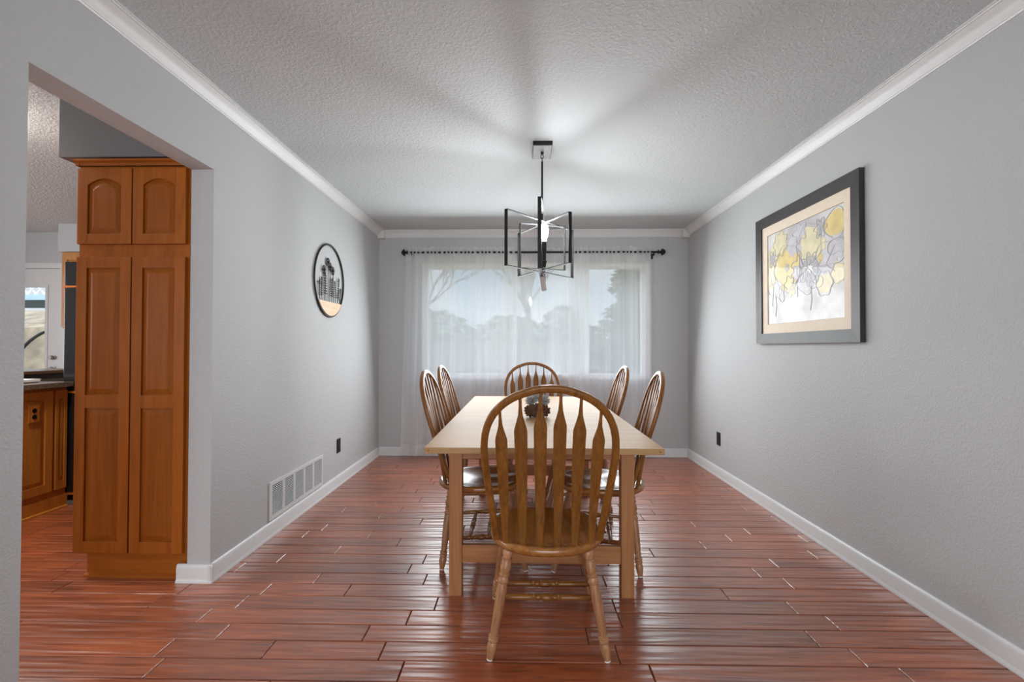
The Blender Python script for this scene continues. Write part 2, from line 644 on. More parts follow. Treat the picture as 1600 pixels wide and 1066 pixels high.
# back wall (window) with opening
WX0, WX1, WZ0, WZ1 = -1.02, 1.306, 0.885, 2.03
b = MB()
b.box(XL, WX0 - 0.03, YB, YB + 0.16, 0, H)
b.box(WX1 + 0.03, XR, YB, YB + 0.16, 0, H)
b.box(WX0 - 0.03, WX1 + 0.03, YB, YB + 0.16, 0, WZ0 - 0.03)
b.box(WX0 - 0.03, WX1 + 0.03, YB, YB + 0.16, WZ1 + 0.03, H)
struct(b.build('wall_back', M['wall']))
# right wall
struct(MB().box(XR, XR + 0.12, YF, YB + 0.16, 0, H).build('wall_right', M['wall']))
# left wall with doorway opening
OY0, OY1, OZ = 1.447, 2.346, 2.0645
b = MB()
b.prism([(YF, 0), (OY0, 0), (OY0, OZ), (OY1, OZ), (OY1, 0), (YB + 0.16, 0), (YB + 0.16, H), (YF, H)], 'x', XL - WT, XL)
struct(b.build('wall_left', M['wall']))
# ceiling
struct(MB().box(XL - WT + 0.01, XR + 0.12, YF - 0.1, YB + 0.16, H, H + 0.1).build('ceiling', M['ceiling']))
# wall behind the photographer with an added opening for the fill light
b = MB()
b.box(XL - WT, -1.33, YF - 0.12, YF, 0, H)
b.box(1.57, XR, YF - 0.12, YF, 0, H)
b.box(-1.33, 1.57, YF - 0.12, YF, 0, 0.20)
b.box(-1.33, 1.57, YF - 0.12, YF, 2.30, H)
struct(b.build('wall_front', M['wall']))
b = MB()
for x0, x1 in ((-1.33, -1.28), (0.095, 0.145), (1.52, 1.57)):
    b.box(x0, x1, YF - 0.09, YF - 0.03, 0.20, 2.30)
b.box(-1.33, 1.57, YF - 0.09, YF - 0.03, 0.20, 0.26)
b.box(-1.33, 1.57, YF - 0.09, YF - 0.03, 2.24, 2.30)
struct(b.build('added_window', M['vinyl']))  # made-up window frame around the rear fill light, never in view

# kitchen shell
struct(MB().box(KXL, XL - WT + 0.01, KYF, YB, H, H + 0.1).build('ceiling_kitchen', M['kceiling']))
b = MB()
DX0, DX1, DZ = -5.92, -5.085, 2.035
b.box(KXL, DX0 - 0.01, YB, YB + 0.16, 0, H)
b.box(DX1 + 0.01, XL - WT, YB, YB + 0.16, 0, H)
b.box(DX0 - 0.01, DX1 + 0.01, YB, YB + 0.16, DZ + 0.01, H)
struct(b.build('wall_kitchen_back', M['wall']))
b = MB()
b.box(KXL - 0.1, KXL, KYF, YB + 0.16, 0, 0.9)
b.box(KXL - 0.1, KXL, KYF, YB + 0.16, 2.1, H)
b.box(KXL - 0.1, KXL, KYF, 1.2, 0.9, 2.1)
b.box(KXL - 0.1, KXL, 3.2, YB + 0.16, 0.9, 2.1)
struct(b.build('wall_kitchen_left', M['wall']))
b = MB()
b.box(KXL, -4.6, KYF - 0.1, KYF, 0, H)
b.box(-2.6, XL - WT, KYF - 0.1, KYF, 0, H)
b.box(-4.6, -2.6, KYF - 0.1, KYF, 0, 0.8)
b.box(-4.6, -2.6, KYF - 0.1, KYF, 2.1, H)
struct(b.build('wall_kitchen_front', M['wall']))

# baseboards
BH, BT = 0.09, 0.015


def base_profile(h=BH, t=BT):
    return [(0, 0), (t + 0.006, 0), (t + 0.006, 0.008), (t + 0.001, 0.016), (t, 0.02), (t, h - 0.018), (t - 0.005, h - 0.004), (t - 0.009, h), (0, h)]


def base_y(name, xw, sgn, y0, y1):
    b = MB()
    b.prism([(xw + sgn * p[0], p[1]) for p in base_profile()], 'y', y0, y1)
    return struct(b.build(name, M['trim'], smooth=35))


b = MB()
b.prism([(YB - p[0], p[1]) for p in base_profile()], 'x', XL + BT, XR - BT)
struct(b.build('baseboard_back', M['trim'], smooth=35))
base_y('baseboard_right', XR, -1, YF, YB)
b = MB()
b.prism([(XL + p[0], p[1]) for p in base_profile()], 'y', OY1 - 0.019, YB)
b.prism([(OY1 - p[0], p[1]) for p in base_profile()], 'x', -1.708, XL + BT + 0.004)
struct(b.build('baseboard_left', M['trim'], smooth=35))
base_y('baseboard_left_near', XL, 1, YF, OY0)


# crown mouldings
def crown_profile():
    return [(0, 0), (0, -0.066), (0.006, -0.066), (0.009, -0.060), (0.013, -0.060), (0.016, -0.054), (0.020, -0.050),
            (0.026, -0.036), (0.036, -0.024), (0.048, -0.016), (0.052, -0.012), (0.058, -0.012), (0.060, -0.006), (0.066, -0.006), (0.066, 0)]


b = MB()
b.prism([(XL + p[0], H + p[1]) for p in crown_profile()], 'y', YF, YB)
struct(b.build('trim_1', M['trim'], smooth=25))
b = MB()
b.prism([(XR - p[0], H + p[1]) for p in crown_profile()], 'y', YF, YB)
struct(b.build('trim_2', M['trim'], smooth=25))
b = MB()
b.prism([(YB - p[0], H + p[1] * 1.12) for p in crown_profile()], 'x', XL + 0.05, XR - 0.05)
struct(b.build('trim_3', M['trim'], smooth=25))
struct(MB().box(XL, XL + 0.072, YB - 0.072, YB, H - 0.092, H, 0.003).build('trim_4', M['trim']))
struct(MB().box(XR - 0.072, XR, YB - 0.072, YB, H - 0.092, H, 0.003).build('trim_5', M['trim']))

# dining window
win = MB()
b = win
FY0, FY1 = YB + 0.01, YB + 0.09
b.box(WX0 - 0.03, WX0 + 0.0, FY0, FY1, WZ0 - 0.03, WZ1 + 0.03)
b.box(WX1, WX1 + 0.03, FY0, FY1, WZ0 - 0.03, WZ1 + 0.03)
b.box(WX0, WX1, FY0, FY1, WZ0 - 0.03, WZ0)
b.box(WX0, WX1, FY0, FY1, WZ1, WZ1 + 0.03)
wf = struct(win.build('window_1', M['vinyl']))
b = MB()
for x0, x1 in ((WX0 - 0.055, WX0 - 0.018), (WX1 + 0.018, WX1 + 0.075)):
    b.box(x0, x1, YB - 0.014, YB - 0.0005, WZ0 - 0.04, WZ1 + 0.05, 0.003)
b.box(WX0 - 0.055, WX1 + 0.075, YB - 0.0145, YB - 0.0005, WZ1 + 0.012, WZ1 + 0.05, 0.003)
b.box(WX0 - 0.055, WX1 + 0.075, YB - 0.0145, YB - 0.0005, WZ0 - 0.055, WZ0 - 0.012, 0.003)
b.build('window_casing', M['vinyl'], wf)
b = MB()
b.box(WX0 - 0.02, WX1 + 0.02, YB - 0.028, FY0 + 0.03, WZ0 - 0.020, WZ0 + 0.004, 0.003)
b.build('window_sill', M['vinyl'], wf)
for xm in (-0.063, 0.718):
    MB().box(xm - 0.019, xm + 0.019, FY0 + 0.015, FY1 - 0.015, WZ0, WZ1).build('mullion', M['vinyl'], wf)
MB().box(WX0, WX1, FY0 + 0.035, FY0 + 0.039, WZ0, WZ1).build('pane', M['glass'], wf)


# ------------------------------------------------------------------ curtains and rod
def curtain(name, label, x0, x1, seed, ytop, dens, flare=0.0):
    rnd = random.Random(seed)
    ph = [rnd.uniform(0, 6.28) for _ in range(6)]
    fr = [dens * rnd.uniform(0.7, 1.3) for _ in range(3)] + [dens * 2.3, dens * 3.7, dens * 0.35]
    am = [0.008, 0.006, 0.005, 0.004, 0.0025, 0.006]
    cols = int((x1 - x0) / 0.0085)
    zs = [2.238, 2.225, 2.212, 2.198, 2.188, 2.178, 2.165, 2.14, 2.05, 1.85, 1.6, 1.35, 1.1, 0.88, 0.6, 0.35, 0.14]

    def pt(i, z):
        u = i / cols
        x = x0 + (x1 - x0) * u
        k = min(1, max(0, (2.238 - z) / 2.1))
        xx = x - flare * k * (1 - u)
        env = 0.35 + 0.65 * k
        y = 0
        for a, f, p in zip(am, fr, ph):
            y += a * math.sin(f * x * 6.28 + p + 0.5 * k * math.sin(3 * x + p))
        y *= env
        if 2.16 < z < 2.215:      # pulled tight round the rod pocket
            y = (5.054 if ytop > 5.05 else 5.036) - ytop + 0.010 * math.sin(x * 140 + ph[3] + math.sin(x * 33))
        if z > 2.215:
            y += 0.006 * math.sin(x * 180 + ph[0])
            z = z + 0.006 * math.sin(x * 95 + ph[1]) + 0.004 * math.sin(x * 41 + ph[2])
        return (xx, ytop + y, z)
    bm = bmesh.new()
    V = [[bm.verts.new(pt(i, z)) for i in range(cols + 1)] for z in zs]
    for r in range(len(zs) - 1):
        for i in range(cols):
            bm.faces.new([V[r][i], V[r + 1][i], V[r + 1][i + 1], V[r][i + 1]])
    m = MB()
    m.merge(bm)
    root = thing(name, label, 'curtain', (0, 0, 0), 0, 'sheer curtains on the window rod')
    m.build('sheer_panel', M['sheer'], root, smooth=180)
    bm = bmesh.new()
    V = [[bm.verts.new(pt(i, z)) for i in range(cols + 1)] for z in (0.14, 0.08, 0.022)]
    for r in range(2):
        for i in range(cols):
            bm.faces.new([V[r][i], V[r + 1][i], V[r + 1][i + 1], V[r][i + 1]])
    m = MB()
    m.merge(bm)
    m.build('hem', M['hem'], root, smooth=180)
    return root


curtain('sheer_curtain', 'white sheer curtain panel hanging at the left end of the window rod', -1.225, -0.06, 3, 5.024, 6, 0.05)
curtain('sheer_curtain', 'white sheer curtain panel hanging in the middle of the window, behind the hanging light', -0.10, 0.73, 8, 5.079, 7)
curtain('sheer_curtain', 'white sheer curtain panel hanging at the right end of the window rod', 0.50, 1.374, 12, 5.024, 6)

rod = thing('curtain_rod', 'black curtain rod with round finials above the window', 'curtain rod', (0, 5.045, 2.188))
MB().tube([(-1.23, 0, 0), (1.48, 0, 0)], 0.011, 12).build('rod', M['black'], rod, smooth=50)
fin = [(0, 0.012), (0.12, 0.012), (0.14, 0.020), (0.24, 0.022), (0.30, 0.014), (0.42, 0.012), (0.50, 0.020), (0.58, 0.036), (0.64, 0.038), (0.72, 0.031), (0.86, 0.024), (0.96, 0.012), (1.0, 0.003)]
MB().lathe(fin, (-1.205, 0, 0), (-1.285, 0, 0), 20).build('finial', M['black'], rod, smooth=40)
MB().lathe(fin, (1.44, 0, 0), (1.535, 0, 0), 20).build('finial', M['black'], rod, smooth=40)
for x in (-1.17, 1.41):
    bk = MB()
    bk.tube([(x, 0, -0.012), (x, 0, -0.03), (x, 0.03, -0.032), (x, 0.0835, -0.032)], 0.006, 8)
    bk.box(x - 0.012, x + 0.012, 0.079, 0.0838, -0.06, -0.005)
    bk.tube([(x, 0, -0.012), (x, 0, -0.038)], 0.009, 10)
    bk.build('wall_bracket', M['black'], rod)


# ------------------------------------------------------------------ chairs
def seat_outline(a):
    """closed outline around (0, .24); a=0 is +x, counter-clockwise, y up = front"""
    c, s = math.cos(a), math.sin(a)
    if s >= 0:   # front half: squarish
        n = 3.2
        hx, hy = 0.228, 0.225
    else:
        n = 2.25
        hx, hy = 0.228, 0.235
    r = (abs(c) ** n + abs(s) ** n) ** (-1.0 / n)
    x, y = hx * r * c, hy * r * s
    if s >= 0:
        x *= 1 - 0.07 * (y / hy)
    return x, y + 0.235


def make_seat(parent):
    n = 56
    rings = []
    lv = [(0.90, 0.4005), (0.965, 0.402), (0.99, 0.408), (1.0, 0.416), (1.0, 0.424), (0.985, 0.432), (0.955, 0.4355), (0.88, 0.4335), (0.75, 0.428), (0.55, 0.4235), (0.35, 0.4225), (0.15, 0.4235), (0.03, 0.424)]
    for sc, z in lv:
        ring = []
        for k in range(n):
            x, y = seat_outline(2 * math.pi * k / n)
            X, Y = x * sc, 0.235 + (y - 0.235) * sc
            zz = z
            if z > 0.42 and sc < 0.9 and Y > 0.2:   # pommel ridge at the front centre
                zz += 0.007 * math.exp(-(X / 0.05) ** 2) * min(1, (Y - 0.2) / 0.15)
            ring.append((X, Y, zz))
        rings.append(ring)
    MB().rings(rings).build('seat', M['oakh'], parent, smooth=45)


LEG = [(0, .015), (.02, .019), (.05, .020), (.065, .0165), (.08, .0165), (.085, .0205), (.10, .0205), (.105, .017), (.13, .019), (.165, .0215), (.20, .019),
       (.215, .016), (.225, .0205), (.24, .0205), (.25, .0165), (.275, .0185), (.285, .0215), (.30, .0215), (.31, .017), (.34, .0185), (.42, .0195), (.55, .0185),
       (.70, .0158), (.765, .0145), (.775, .0195), (.79, .0195), (.80, .0165), (.81, .0195), (.825, .0195), (.835, .0160), (.86, .0190), (.89, .0190), (.94, .0155), (.985, .0115)]


def make_chair():
    root = thing('dining_chair', 'x', 'chair', (0, 0, 0))
    make_seat(root)
    for sx in (-1, 1):
        for (t, bt) in (((sx * 0.150, 0.085, 0.4008), (sx * 0.2200, 0.048, 0.0)), ((sx * 0.165, 0.385, 0.4008), (sx * 0.225, 0.490, 0.0))):
            lg = MB().lathe(LEG, t, bt, 16).build('leg', M['oakleg'], root, smooth=35)
            t, bt = Vector(t), Vector(bt)
            d = (bt - t)
            MB().lathe([(0, 0.0118), (0.75, 0.0118), (1, 0.010)], t + d * 0.983, Vector((bt.x, bt.y, 0.0006)), 12).build('glide', M['glide'], lg, smooth=40)

    def on(t, bt, z):
        t, bt = Vector(t), Vector(bt)
        return t + (bt - t) * ((t.z - z) / (t.z - bt.z))
    ST = [(0, .006), (.03, .010), (.25, .0115), (.34, .0125), (.36, .010), (.375, .0145), (.39, .010), (.42, .013), (.44, .010), (.47, .0150), (.53, .0150), (.56, .010), (.58, .013),
          (.61, .010), (.625, .0145), (.64, .010), (.66, .0125), (.75, .0115), (.97, .010), (1, .006)]
    side = []
    for sx in (-1, 1):
        a = on((sx * 0.150, 0.085, 0.40), (sx * 0.2200, 0.048, 0.0), 0.155)
        c = on((sx * 0.165, 0.385, 0.40), (sx * 0.225, 0.490, 0.0), 0.175)
        MB().lathe(ST, a, c, 12).build('stretcher', M['oakh'], root, smooth=35)
        side.append((a, c))
    for f in (0.34, 0.60):
        p = side[0][0].lerp(side[0][1], f)
        q = side[1][0].lerp(side[1][1], f)
        MB().lathe(ST, p, q, 12).build('stretcher', M['oakx'], root, smooth=35)
    # bent hoop
    hp = [(.197, .434), (.205, .50), (.214, .57), (.224, .65), (.232, .72), (.2365, .78), (.2355, .83), (.229, .87), (.216, .907), (.196, .94), (.168, .969), (.132, .993), (.090, 1.010), (.045, 1.0225), (0, 1.0255)]
    pts = [(-x, z) for x, z in hp] + [(x, z) for x, z in hp[-2::-1]]

    def ylean(z):
        f = (z - 0.434) / 0.588
        return 0.100 - 0.186 * f ** 0.92
    C = [Vector((x, ylean(z), z)) for x, z in pts]
    # smooth resample
    dense = []
    for i in range(len(C) - 1):
        p0, p1, p2, p3 = C[max(i - 1, 0)], C[i], C[i + 1], C[min(i + 2, len(C) - 1)]
        for k in range(3):
            u = k / 3
            dense.append(0.5 * ((2 * p1) + (p2 - p0) * u + (2 * p0 - 5 * p1 + 4 * p2 - p3) * u * u + (3 * p1 - p0 - 3 * p2 + p3) * u ** 3))
    dense.append(C[-1])
    rings = []
    nrm = Vector((0, 1, 0.33)).normalized()      # out of the hoop plane
    prof = [(-1, -.55), (-.75, -.9), (-.4, -1), (.4, -1), (.75, -.9), (1, -.55), (1, .55), (.75, .9), (.4, 1), (-.4, 1), (-.75, .9), (-1, .55)]
    for i, p in enumerate(dense):
        d = (dense[min(i + 1, len(dense) - 1)] - dense[max(i - 1, 0)]).normalized()
        n2 = (nrm - d * nrm.dot(d)).normalized()
        s_ = d.cross(n2)
        rings.append([p + s_ * (u * 0.0130) + n2 * (v * 0.0115) for u, v in prof])
    MB().rings(rings).build('back_hoop', M['oak'], root, smooth=50)
    # arrow spindles
    hw = [(0, .0055), (.06, .0058), (.115, .0085), (.16, .0150), (.205, .0222), (.225, .0238), (.30, .0232), (.45, .0222), (.60, .0195), (.75, .0170), (.90, .0142), (1, .0120)]
    for k in range(6):
        u = (k - 2.5)
        xt, xb = u * 0.0715, u * 0.0640
        # height of hoop inner at xt
        zt = 1.010
        for i in range(len(hp) - 1):
            if hp[i + 1][0] <= abs(xt) <= hp[i][0] and hp[i][1] > 0.85:
                f = (abs(xt) - hp[i][0]) / (hp[i + 1][0] - hp[i][0])
                zt = hp[i][1] + f * (hp[i + 1][1] - hp[i][1]) - 0.008
        yb = 0.030 + 0.030 * (abs(u) / 2.5) ** 2
        P0 = Vector((xt, ylean(zt), zt))
        P1 = Vector((xb, yb, 0.4325))
        rr = []
        for f, w_ in hw:
            if abs(u) > 2:
                f2 = f if f > .3 else f
                w_ *= 0.92
            c = P0.lerp(P1, f)
            c.y += 0.010 * math.sin(f * math.pi)
            th = 0.0052 if f > 0.1 else 0.0050
            rr.append([c + Vector((a * w_, b_ * th, 0)) for a, b_ in ((-1, -.4), (-.8, -1), (.8, -1), (1, -.4), (1, .4), (.8, 1), (-.8, 1), (-1, .4))])
        MB().rings(rr).build('spindle', M['oak'], root, smooth=40)
    return root


chairs = [
    ('honey oak arrow-back windsor chair nearest the camera at the near end of the table', (0.104, 1.735), 0.0),
    ('honey oak windsor chair on the left side of the table, nearer of the two', (-0.463, 2.715), -90.0),
    ('honey oak windsor chair on the left side of the table, farther of the two', (-0.500, 3.47), -90.0),
    ('honey oak windsor chair on the right side of the table, nearer of the two', (0.683, 2.648), 83.0),
    ('honey oak windsor chair on the right side of the table, farther of the two', (0.663, 3.43), 88.0),
    ('honey oak windsor chair at the far end of the table, below the window', (0.100, 4.235), 180.0),
]
ch0 = make_chair()
for i, (lb, (x, y), a) in enumerate(chairs):
    o = ch0 if i == 0 else copy_tree(ch0)
    o.location = (x, y, 0)
    o.rotation_euler = (0, 0, math.radians(a))
    tag(o, lb, 'chair', 'windsor chairs around the dining table')

# ------------------------------------------------------------------ table
tb = thing('dining_table', 'pale birch rectangular dining table in the middle of the red wood floor', 'table', (0.099, 3.03, 0), math.radians(-0.2))
TW, TL = 0.500, 1.053
for y0_, y1_ in ((-TL, -0.0006), (0.0006, TL)):
    o = MB().box(-TW, TW, y0_, y1_, 0.724, 0.75, 0.0025).build('tabletop', M['birch'], tb)
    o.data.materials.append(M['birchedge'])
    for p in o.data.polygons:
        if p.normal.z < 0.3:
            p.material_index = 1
LX, LY = 0.434, 0.795
for sx in (-1, 1):
    for sy in (-1, 1):
        x0, x1 = sorted((sx * LX, sx * (LX - 0.060)))
        y0, y1 = sorted((sy * LY, sy * (LY - 0.060)))
        MB().box(x0, x1, y0, y1, 0, 0.7235, 0.002).build('leg', M['birchz'], tb)
for sy in (-1, 1):
    y0, y1 = sorted((sy * (LY - 0.016), sy * (LY - 0.040)))
    MB().box(-LX + 0.06, LX - 0.06, y0, y1, 0.640, 0.7235, 0.0015).build('end_apron', M['birchx'], tb)
    MB().box(-LX + 0.06, LX - 0.06, y0, y1, 0.150, 0.232, 0.0015).build('end_stretcher', M['birchx'], tb)
    # small peg near the corner of the end grain
for sx in (-1, 1):
    x0, x1 = sorted((sx * (LX - 0.018), sx * (LX - 0.040)))
    MB().box(x0, x1, -LY + 0.06, LY - 0.06, 0.655, 0.7235, 0.0015).build('side_apron', M['birchx'], tb)
    MB().tube([(sx * (TW - 0.018), -TL - 0.0006, 0.737), (sx * (TW - 0.018), -TL + 0.01, 0.737)], 0.004, 10).build('peg', M['cab'], tb)


# ------------------------------------------------------------------ pinecone centrepiece
def pinecone(m, c, r, h, tilt, seed, rings=6):
    rnd = random.Random(seed)
    T = Matrix.Translation(c) @ Matrix.Rotation(tilt[0], 4, 'X') @ Matrix.Rotation(tilt[1], 4, 'Y')
    t = bmesh.new()
    for i in range(rings):
        f = (i + 0.5) / rings
        z = h * (f - 0.5)
        rad = r * math.sin(math.pi * (0.16 + 0.80 * f)) ** 0.7
        k = max(5, int(8 * rad / r))
        for j in range(k):
            a = 2 * math.pi * (j + 0.5 * (i % 2)) / k + rnd.uniform(-.1, .1)
            d = Vector((math.cos(a), math.sin(a), 0))
            s_ = Vector((-math.sin(a), math.cos(a), 0))
            u = Vector((0, 0, 1))
            w_ = rad * rnd.uniform(0.20, 0.27)
            root_ = d * rad * 0.25 + u * (z - 0.05 * h)
            mid = d * rad * 0.72 + u * (z + 0.01 * h)
            tip = d * rad * rnd.uniform(1.05, 1.22) + u * (z + rnd.uniform(0.10, 0.20) * h)
            th = u * 0.0022
            ring1 = [root_ - s_ * w_ * .4 - th, root_ + s_ * w_ * .4 - th, root_ + s_ * w_ * .4 + th, root_ - s_ * w_ * .4 + th]
            ring2 = [mid - s_ * w_ - th, mid + s_ * w_ - th, mid + s_ * w_ + th, mid - s_ * w_ + th]
            ring3 = [tip - s_ * w_ * .5 - th * .6, tip + s_ * w_ * .5 - th * .6, tip + s_ * w_ * .5 + th * .6, tip - s_ * w_ * .5 + th * .6]
            V = [[t.verts.new(p) for p in rr] for rr in (ring1, ring2, ring3)]
            for q in range(2):
                for e in range(4):
                    g_ = (e + 1) % 4
                    t.faces.new([V[q][e], V[q][g_], V[q + 1][g_], V[q + 1][e]])
            t.faces.new(V[0][::-1])
            t.faces.new(V[2])
    bmesh.ops.create_icosphere(t, subdivisions=2, radius=r * 0.36, matrix=Matrix.Diagonal((1, 1, h / r * 0.55, 1)))
    bmesh.ops.recalc_face_normals(t, faces=t.faces)
    m.merge(t, T)


cp = thing('pinecone_centerpiece', 'small cluster of brown and frosted pinecones on the middle of the pale table', 'centerpiece', (0.098, 2.88, 0.7505))
for q, (c, r, h, tl) in enumerate((((-0.040, -0.015, 0.036), 0.036, 0.060, (1.25, 0.3)), ((0.042, -0.010, 0.036), 0.036, 0.060, (1.2, -0.5)), ((0.0, 0.030, 0.037), 0.038, 0.062, (-1.2, 0.2)), ((0.002, -0.030, 0.034), 0.033, 0.055, (1.5, 0.0)))):
    m_ = MB()
    pinecone(m_, Vector(c), r, h, tl, q)
    m_.build('pinecone', M['cone'], cp)
for q, (c, r, h, tl) in enumerate((((-0.036, 0.0, 0.098), 0.034, 0.05, (0.3, -0.4)), ((0.006, 0.01, 0.112), 0.034, 0.05, (0.0, 0.0)), ((0.044, 0.0, 0.100), 0.034, 0.055, (0.3, 0.5)))):
    m_ = MB()
    pinecone(m_, Vector(c), r, h, tl, q + 10)
    tag(m_.build('frosted_pinecone', M['frost'], cp), 'pale grey frosted pinecone')


# ------------------------------------------------------------------ chandelier
LC = (0.133, 3.0)
pl = thing('chandelier', 'black open-frame pendant chandelier with crossing rectangular bars hanging over the table', 'chandelier', (LC[0], LC[1], 2.0))
cn = MB()
cn.box(-0.060, 0.060, -0.105, 0.115, 0.415, 0.44, 0.002).build('canopy', M['black'], pl)
tag(MB().box(-0.055, 0.055, -0.099, 0.109, 0.4125, 0.4152).build('canopy_plate', plain('satin_nickel_plate', (0.20, 0.20, 0.205), 0.55, 0.0), pl), 'brushed nickel underside of canopy')
m_ = MB()
m_.lathe([(0, .010), (.5, .010), (1, .006)], (0, 0, 0.4125), (0, 0, 0.395), 12)
m_.tube([(0.008 * math.cos(a), 0, 0.384 + 0.014 * math.sin(a)) for a in [i * math.pi / 8 for i in range(16)]], 0.0025, 6, loop=True)
m_.tube([(0, 0.008 * math.cos(a), 0.362 + 0.014 * math.sin(a)) for a in [i * math.pi / 8 for i in range(16)]], 0.0025, 6, loop=True)
m_.build('swivel_link', M['black'], pl, smooth=50)
MB().tube([(0, 0, 0.352), (0, 0, -0.385)], 0.0062, 12).build('stem', M['black'], pl, smooth=50)


def frame_loop(pa, pb, z0, z1, w_=0.022, th=0.004):
    """flat bar bent into an upright rectangle between plan points pa and pb"""
    a, b_ = Vector((*pa, 0)), Vector((*pb, 0))
    d = (b_ - a)
    L = d.length
    d.normalize()
    s_ = Vector((-d.y, d.x, 0)) * (w_ / 2)
    corners = [(0, z0), (L, z0), (L, z1), (0, z1)]
    inner = [(th, z0 + th), (L - th, z0 + th), (L - th, z1 - th), (th, z1 - th)]
    t = bmesh.new()

    def v(c, sg):
        return t.verts.new(a + d * c[0] + Vector((0, 0, c[1])) + s_ * sg)
    O = [[v(c, sg) for c in corners] for sg in (-1, 1)]
    I = [[v(c, sg) for c in inner] for sg in (-1, 1)]
    for k in range(4):
        l = (k + 1) % 4
        t.faces.new([O[0][k], O[0][l], O[1][l], O[1][k]])
        t.faces.new([I[0][k], I[1][k], I[1][l], I[0][l]])
        t.faces.new([O[0][k], I[0][k], I[0][l], O[0][l]])
        t.faces.new([O[1][k], O[1][l], I[1][l], I[1][k]])
    bmesh.ops.recalc_face_normals(t, faces=t.faces)
    MB().merge(t).build('frame_loop', M['black'], pl)


frame_loop((-0.221, -0.280), (0.216, 0.232), -0.359, -0.030)
frame_loop((0.155, -0.232), (-0.148, 0.300), -0.336, -0.0345)
frame_loop((-0.029, -0.340), (0.029, 0.340), -0.386, 0.021)
frame_loop((-0.141, -0.020), (0.151, 0.077), -0.331, -0.044)
m_ = MB()
m_.lathe([(0, .011), (.1, .013), (.16, .013), (.18, .0165), (.24, .0165), (.26, .0125), (.6, .0125), (.62, .0145), (1, .0145)], (0.012, -0.028, -0.325), (0.012, -0.028, -0.165), 16)
m_.tube([(0.012, -0.028, -0.318), (0, -0.002, -0.318)], 0.005, 8)
m_.build('socket', M['black'], pl, smooth=40)
MB().lathe([(0, .013), (.12, .014), (.3, .0215), (.5, .0255), (.68, .0262), (.85, .024), (.96, .015), (1, .004)], (0.012, -0.028, -0.165), (0.012, -0.028, -0.052), 20).build('light_bulb', M['bulb'], pl, smooth=60)
q_ = Matrix.Translation((0.006, -0.012, -0.425)) @ Matrix.Rotation(math.radians(24), 4, 'X') @ Matrix.Rotation(math.radians(-10), 4, 'Y')
m_ = MB().box(-0.016, 0.016, -0.0025, 0.0025, -0.050, 0.050, 0.001)
m_.build('end_plate', plain('silver_plate', (0.62, 0.62, 0.63), 0.4, 0.3), pl, xf=q_)

# ------------------------------------------------------------------ picture on right wall
pf = thing('framed_picture', 'dark framed botanical print in yellow and grey hanging on the right wall', 'picture', (XR, 3.045, 1.657))
PY, PZ, FWD = 0.545, 0.458, 0.072   # half width, half height, frame width


def tilted_frame(m, y, z, w_, x_out, x_in, x_lip):
    # mitred frame ring: outer rect y,z ; inner rect less w_
    o = [(-y, -z), (y, -z), (y, z), (-y, z)]
    i = [(-y + w_, -z + w_), (y - w_, -z + w_), (y - w_, z - w_), (-y + w_, z - w_)]
    t = bmesh.new()
    rows = []
    for (pts, x) in ((o, -0.0008), (o, x_out), (i, x_in), (i, x_lip)):
        rows.append([t.verts.new((x, p[0], p[1])) for p in pts])
    for a, b_ in zip(rows[:-1], rows[1:]):
        for k in range(4):
            l = (k + 1) % 4
            t.faces.new([a[k], a[l], b_[l], b_[k]])
    for k in range(4):
        l = (k + 1) % 4
        t.faces.new([rows[-1][k], rows[-1][l], rows[0][l], rows[0][k]])
    bmesh.ops.recalc_face_normals(t, faces=t.faces)
    m.merge(t)


m_ = MB()
tilted_frame(m_, PY, PZ, FWD, -0.030, -0.026, -0.010)
m_.build('frame', M['blackframe'], pf)
m_ = MB()
tilted_frame(m_, PY - FWD - 0.0005, PZ - FWD - 0.0005, 0.066, -0.016, -0.016, -0.009)
m_.build('mat_board', M['mat'], pf)


def art_material():
    m, t, b = mat('botanical_print')
    g = t.nodes.new('ShaderNodeTexCoord')
    n = t.nodes.new('ShaderNodeTexNoise')
    n.inputs['Scale'].default_value = 5
    n.inputs['Detail'].default_value = 6
    t.links.new(g.outputs['Object'], n.inputs['Vector'])
    r = t.nodes.new('ShaderNodeValToRGB')
    r.color_ramp.elements[0].position = 0.36
    r.color_ramp.elements[0].color = (0.50, 0.49, 0.50, 1)
    r.color_ramp.elements[1].position = 0.60
    r.color_ramp.elements[1].color = (0.74, 0.74, 0.73, 1)
    t.links.new(n.outputs['Fac'], r.inputs['Fac'])
    t.links.new(r.outputs['Color'], b.inputs['Base Color'])
    b.inputs['Roughness'].default_value = 0.6
    b.inputs['Coat Weight'].default_value = 0.3
    b.inputs['Coat Roughness'].default_value = 0.05
    b.inputs['Coat IOR'].default_value = 1.6
    return m


def coated(name, col):
    m = plain(name, col, 0.6, coat=0.3, var=0.12, vscale=14)
    bb = m.node_tree.nodes['Principled BSDF']
    bb.inputs['Coat Roughness'].default_value = 0.03
    bb.inputs['Coat IOR'].default_value = 1.6
    return m


AY, AZ = PY - FWD - 0.068, PZ - FWD - 0.068
art = MB().box(-0.0095, -0.0040, -AY, AY, -AZ, AZ).build('print', art_material(), pf)
C_y, C_yp, C_g, C_gr, C_dk = coated('print_yellow', (0.72, 0.58, 0.24)), coated('print_pale_yellow', (0.74, 0.68, 0.44)), coated('print_grey', (0.42, 0.41, 0.44)), coated('print_light_grey', (0.58, 0.57, 0.60)), coated('print_dark', (0.16, 0.14, 0.17))


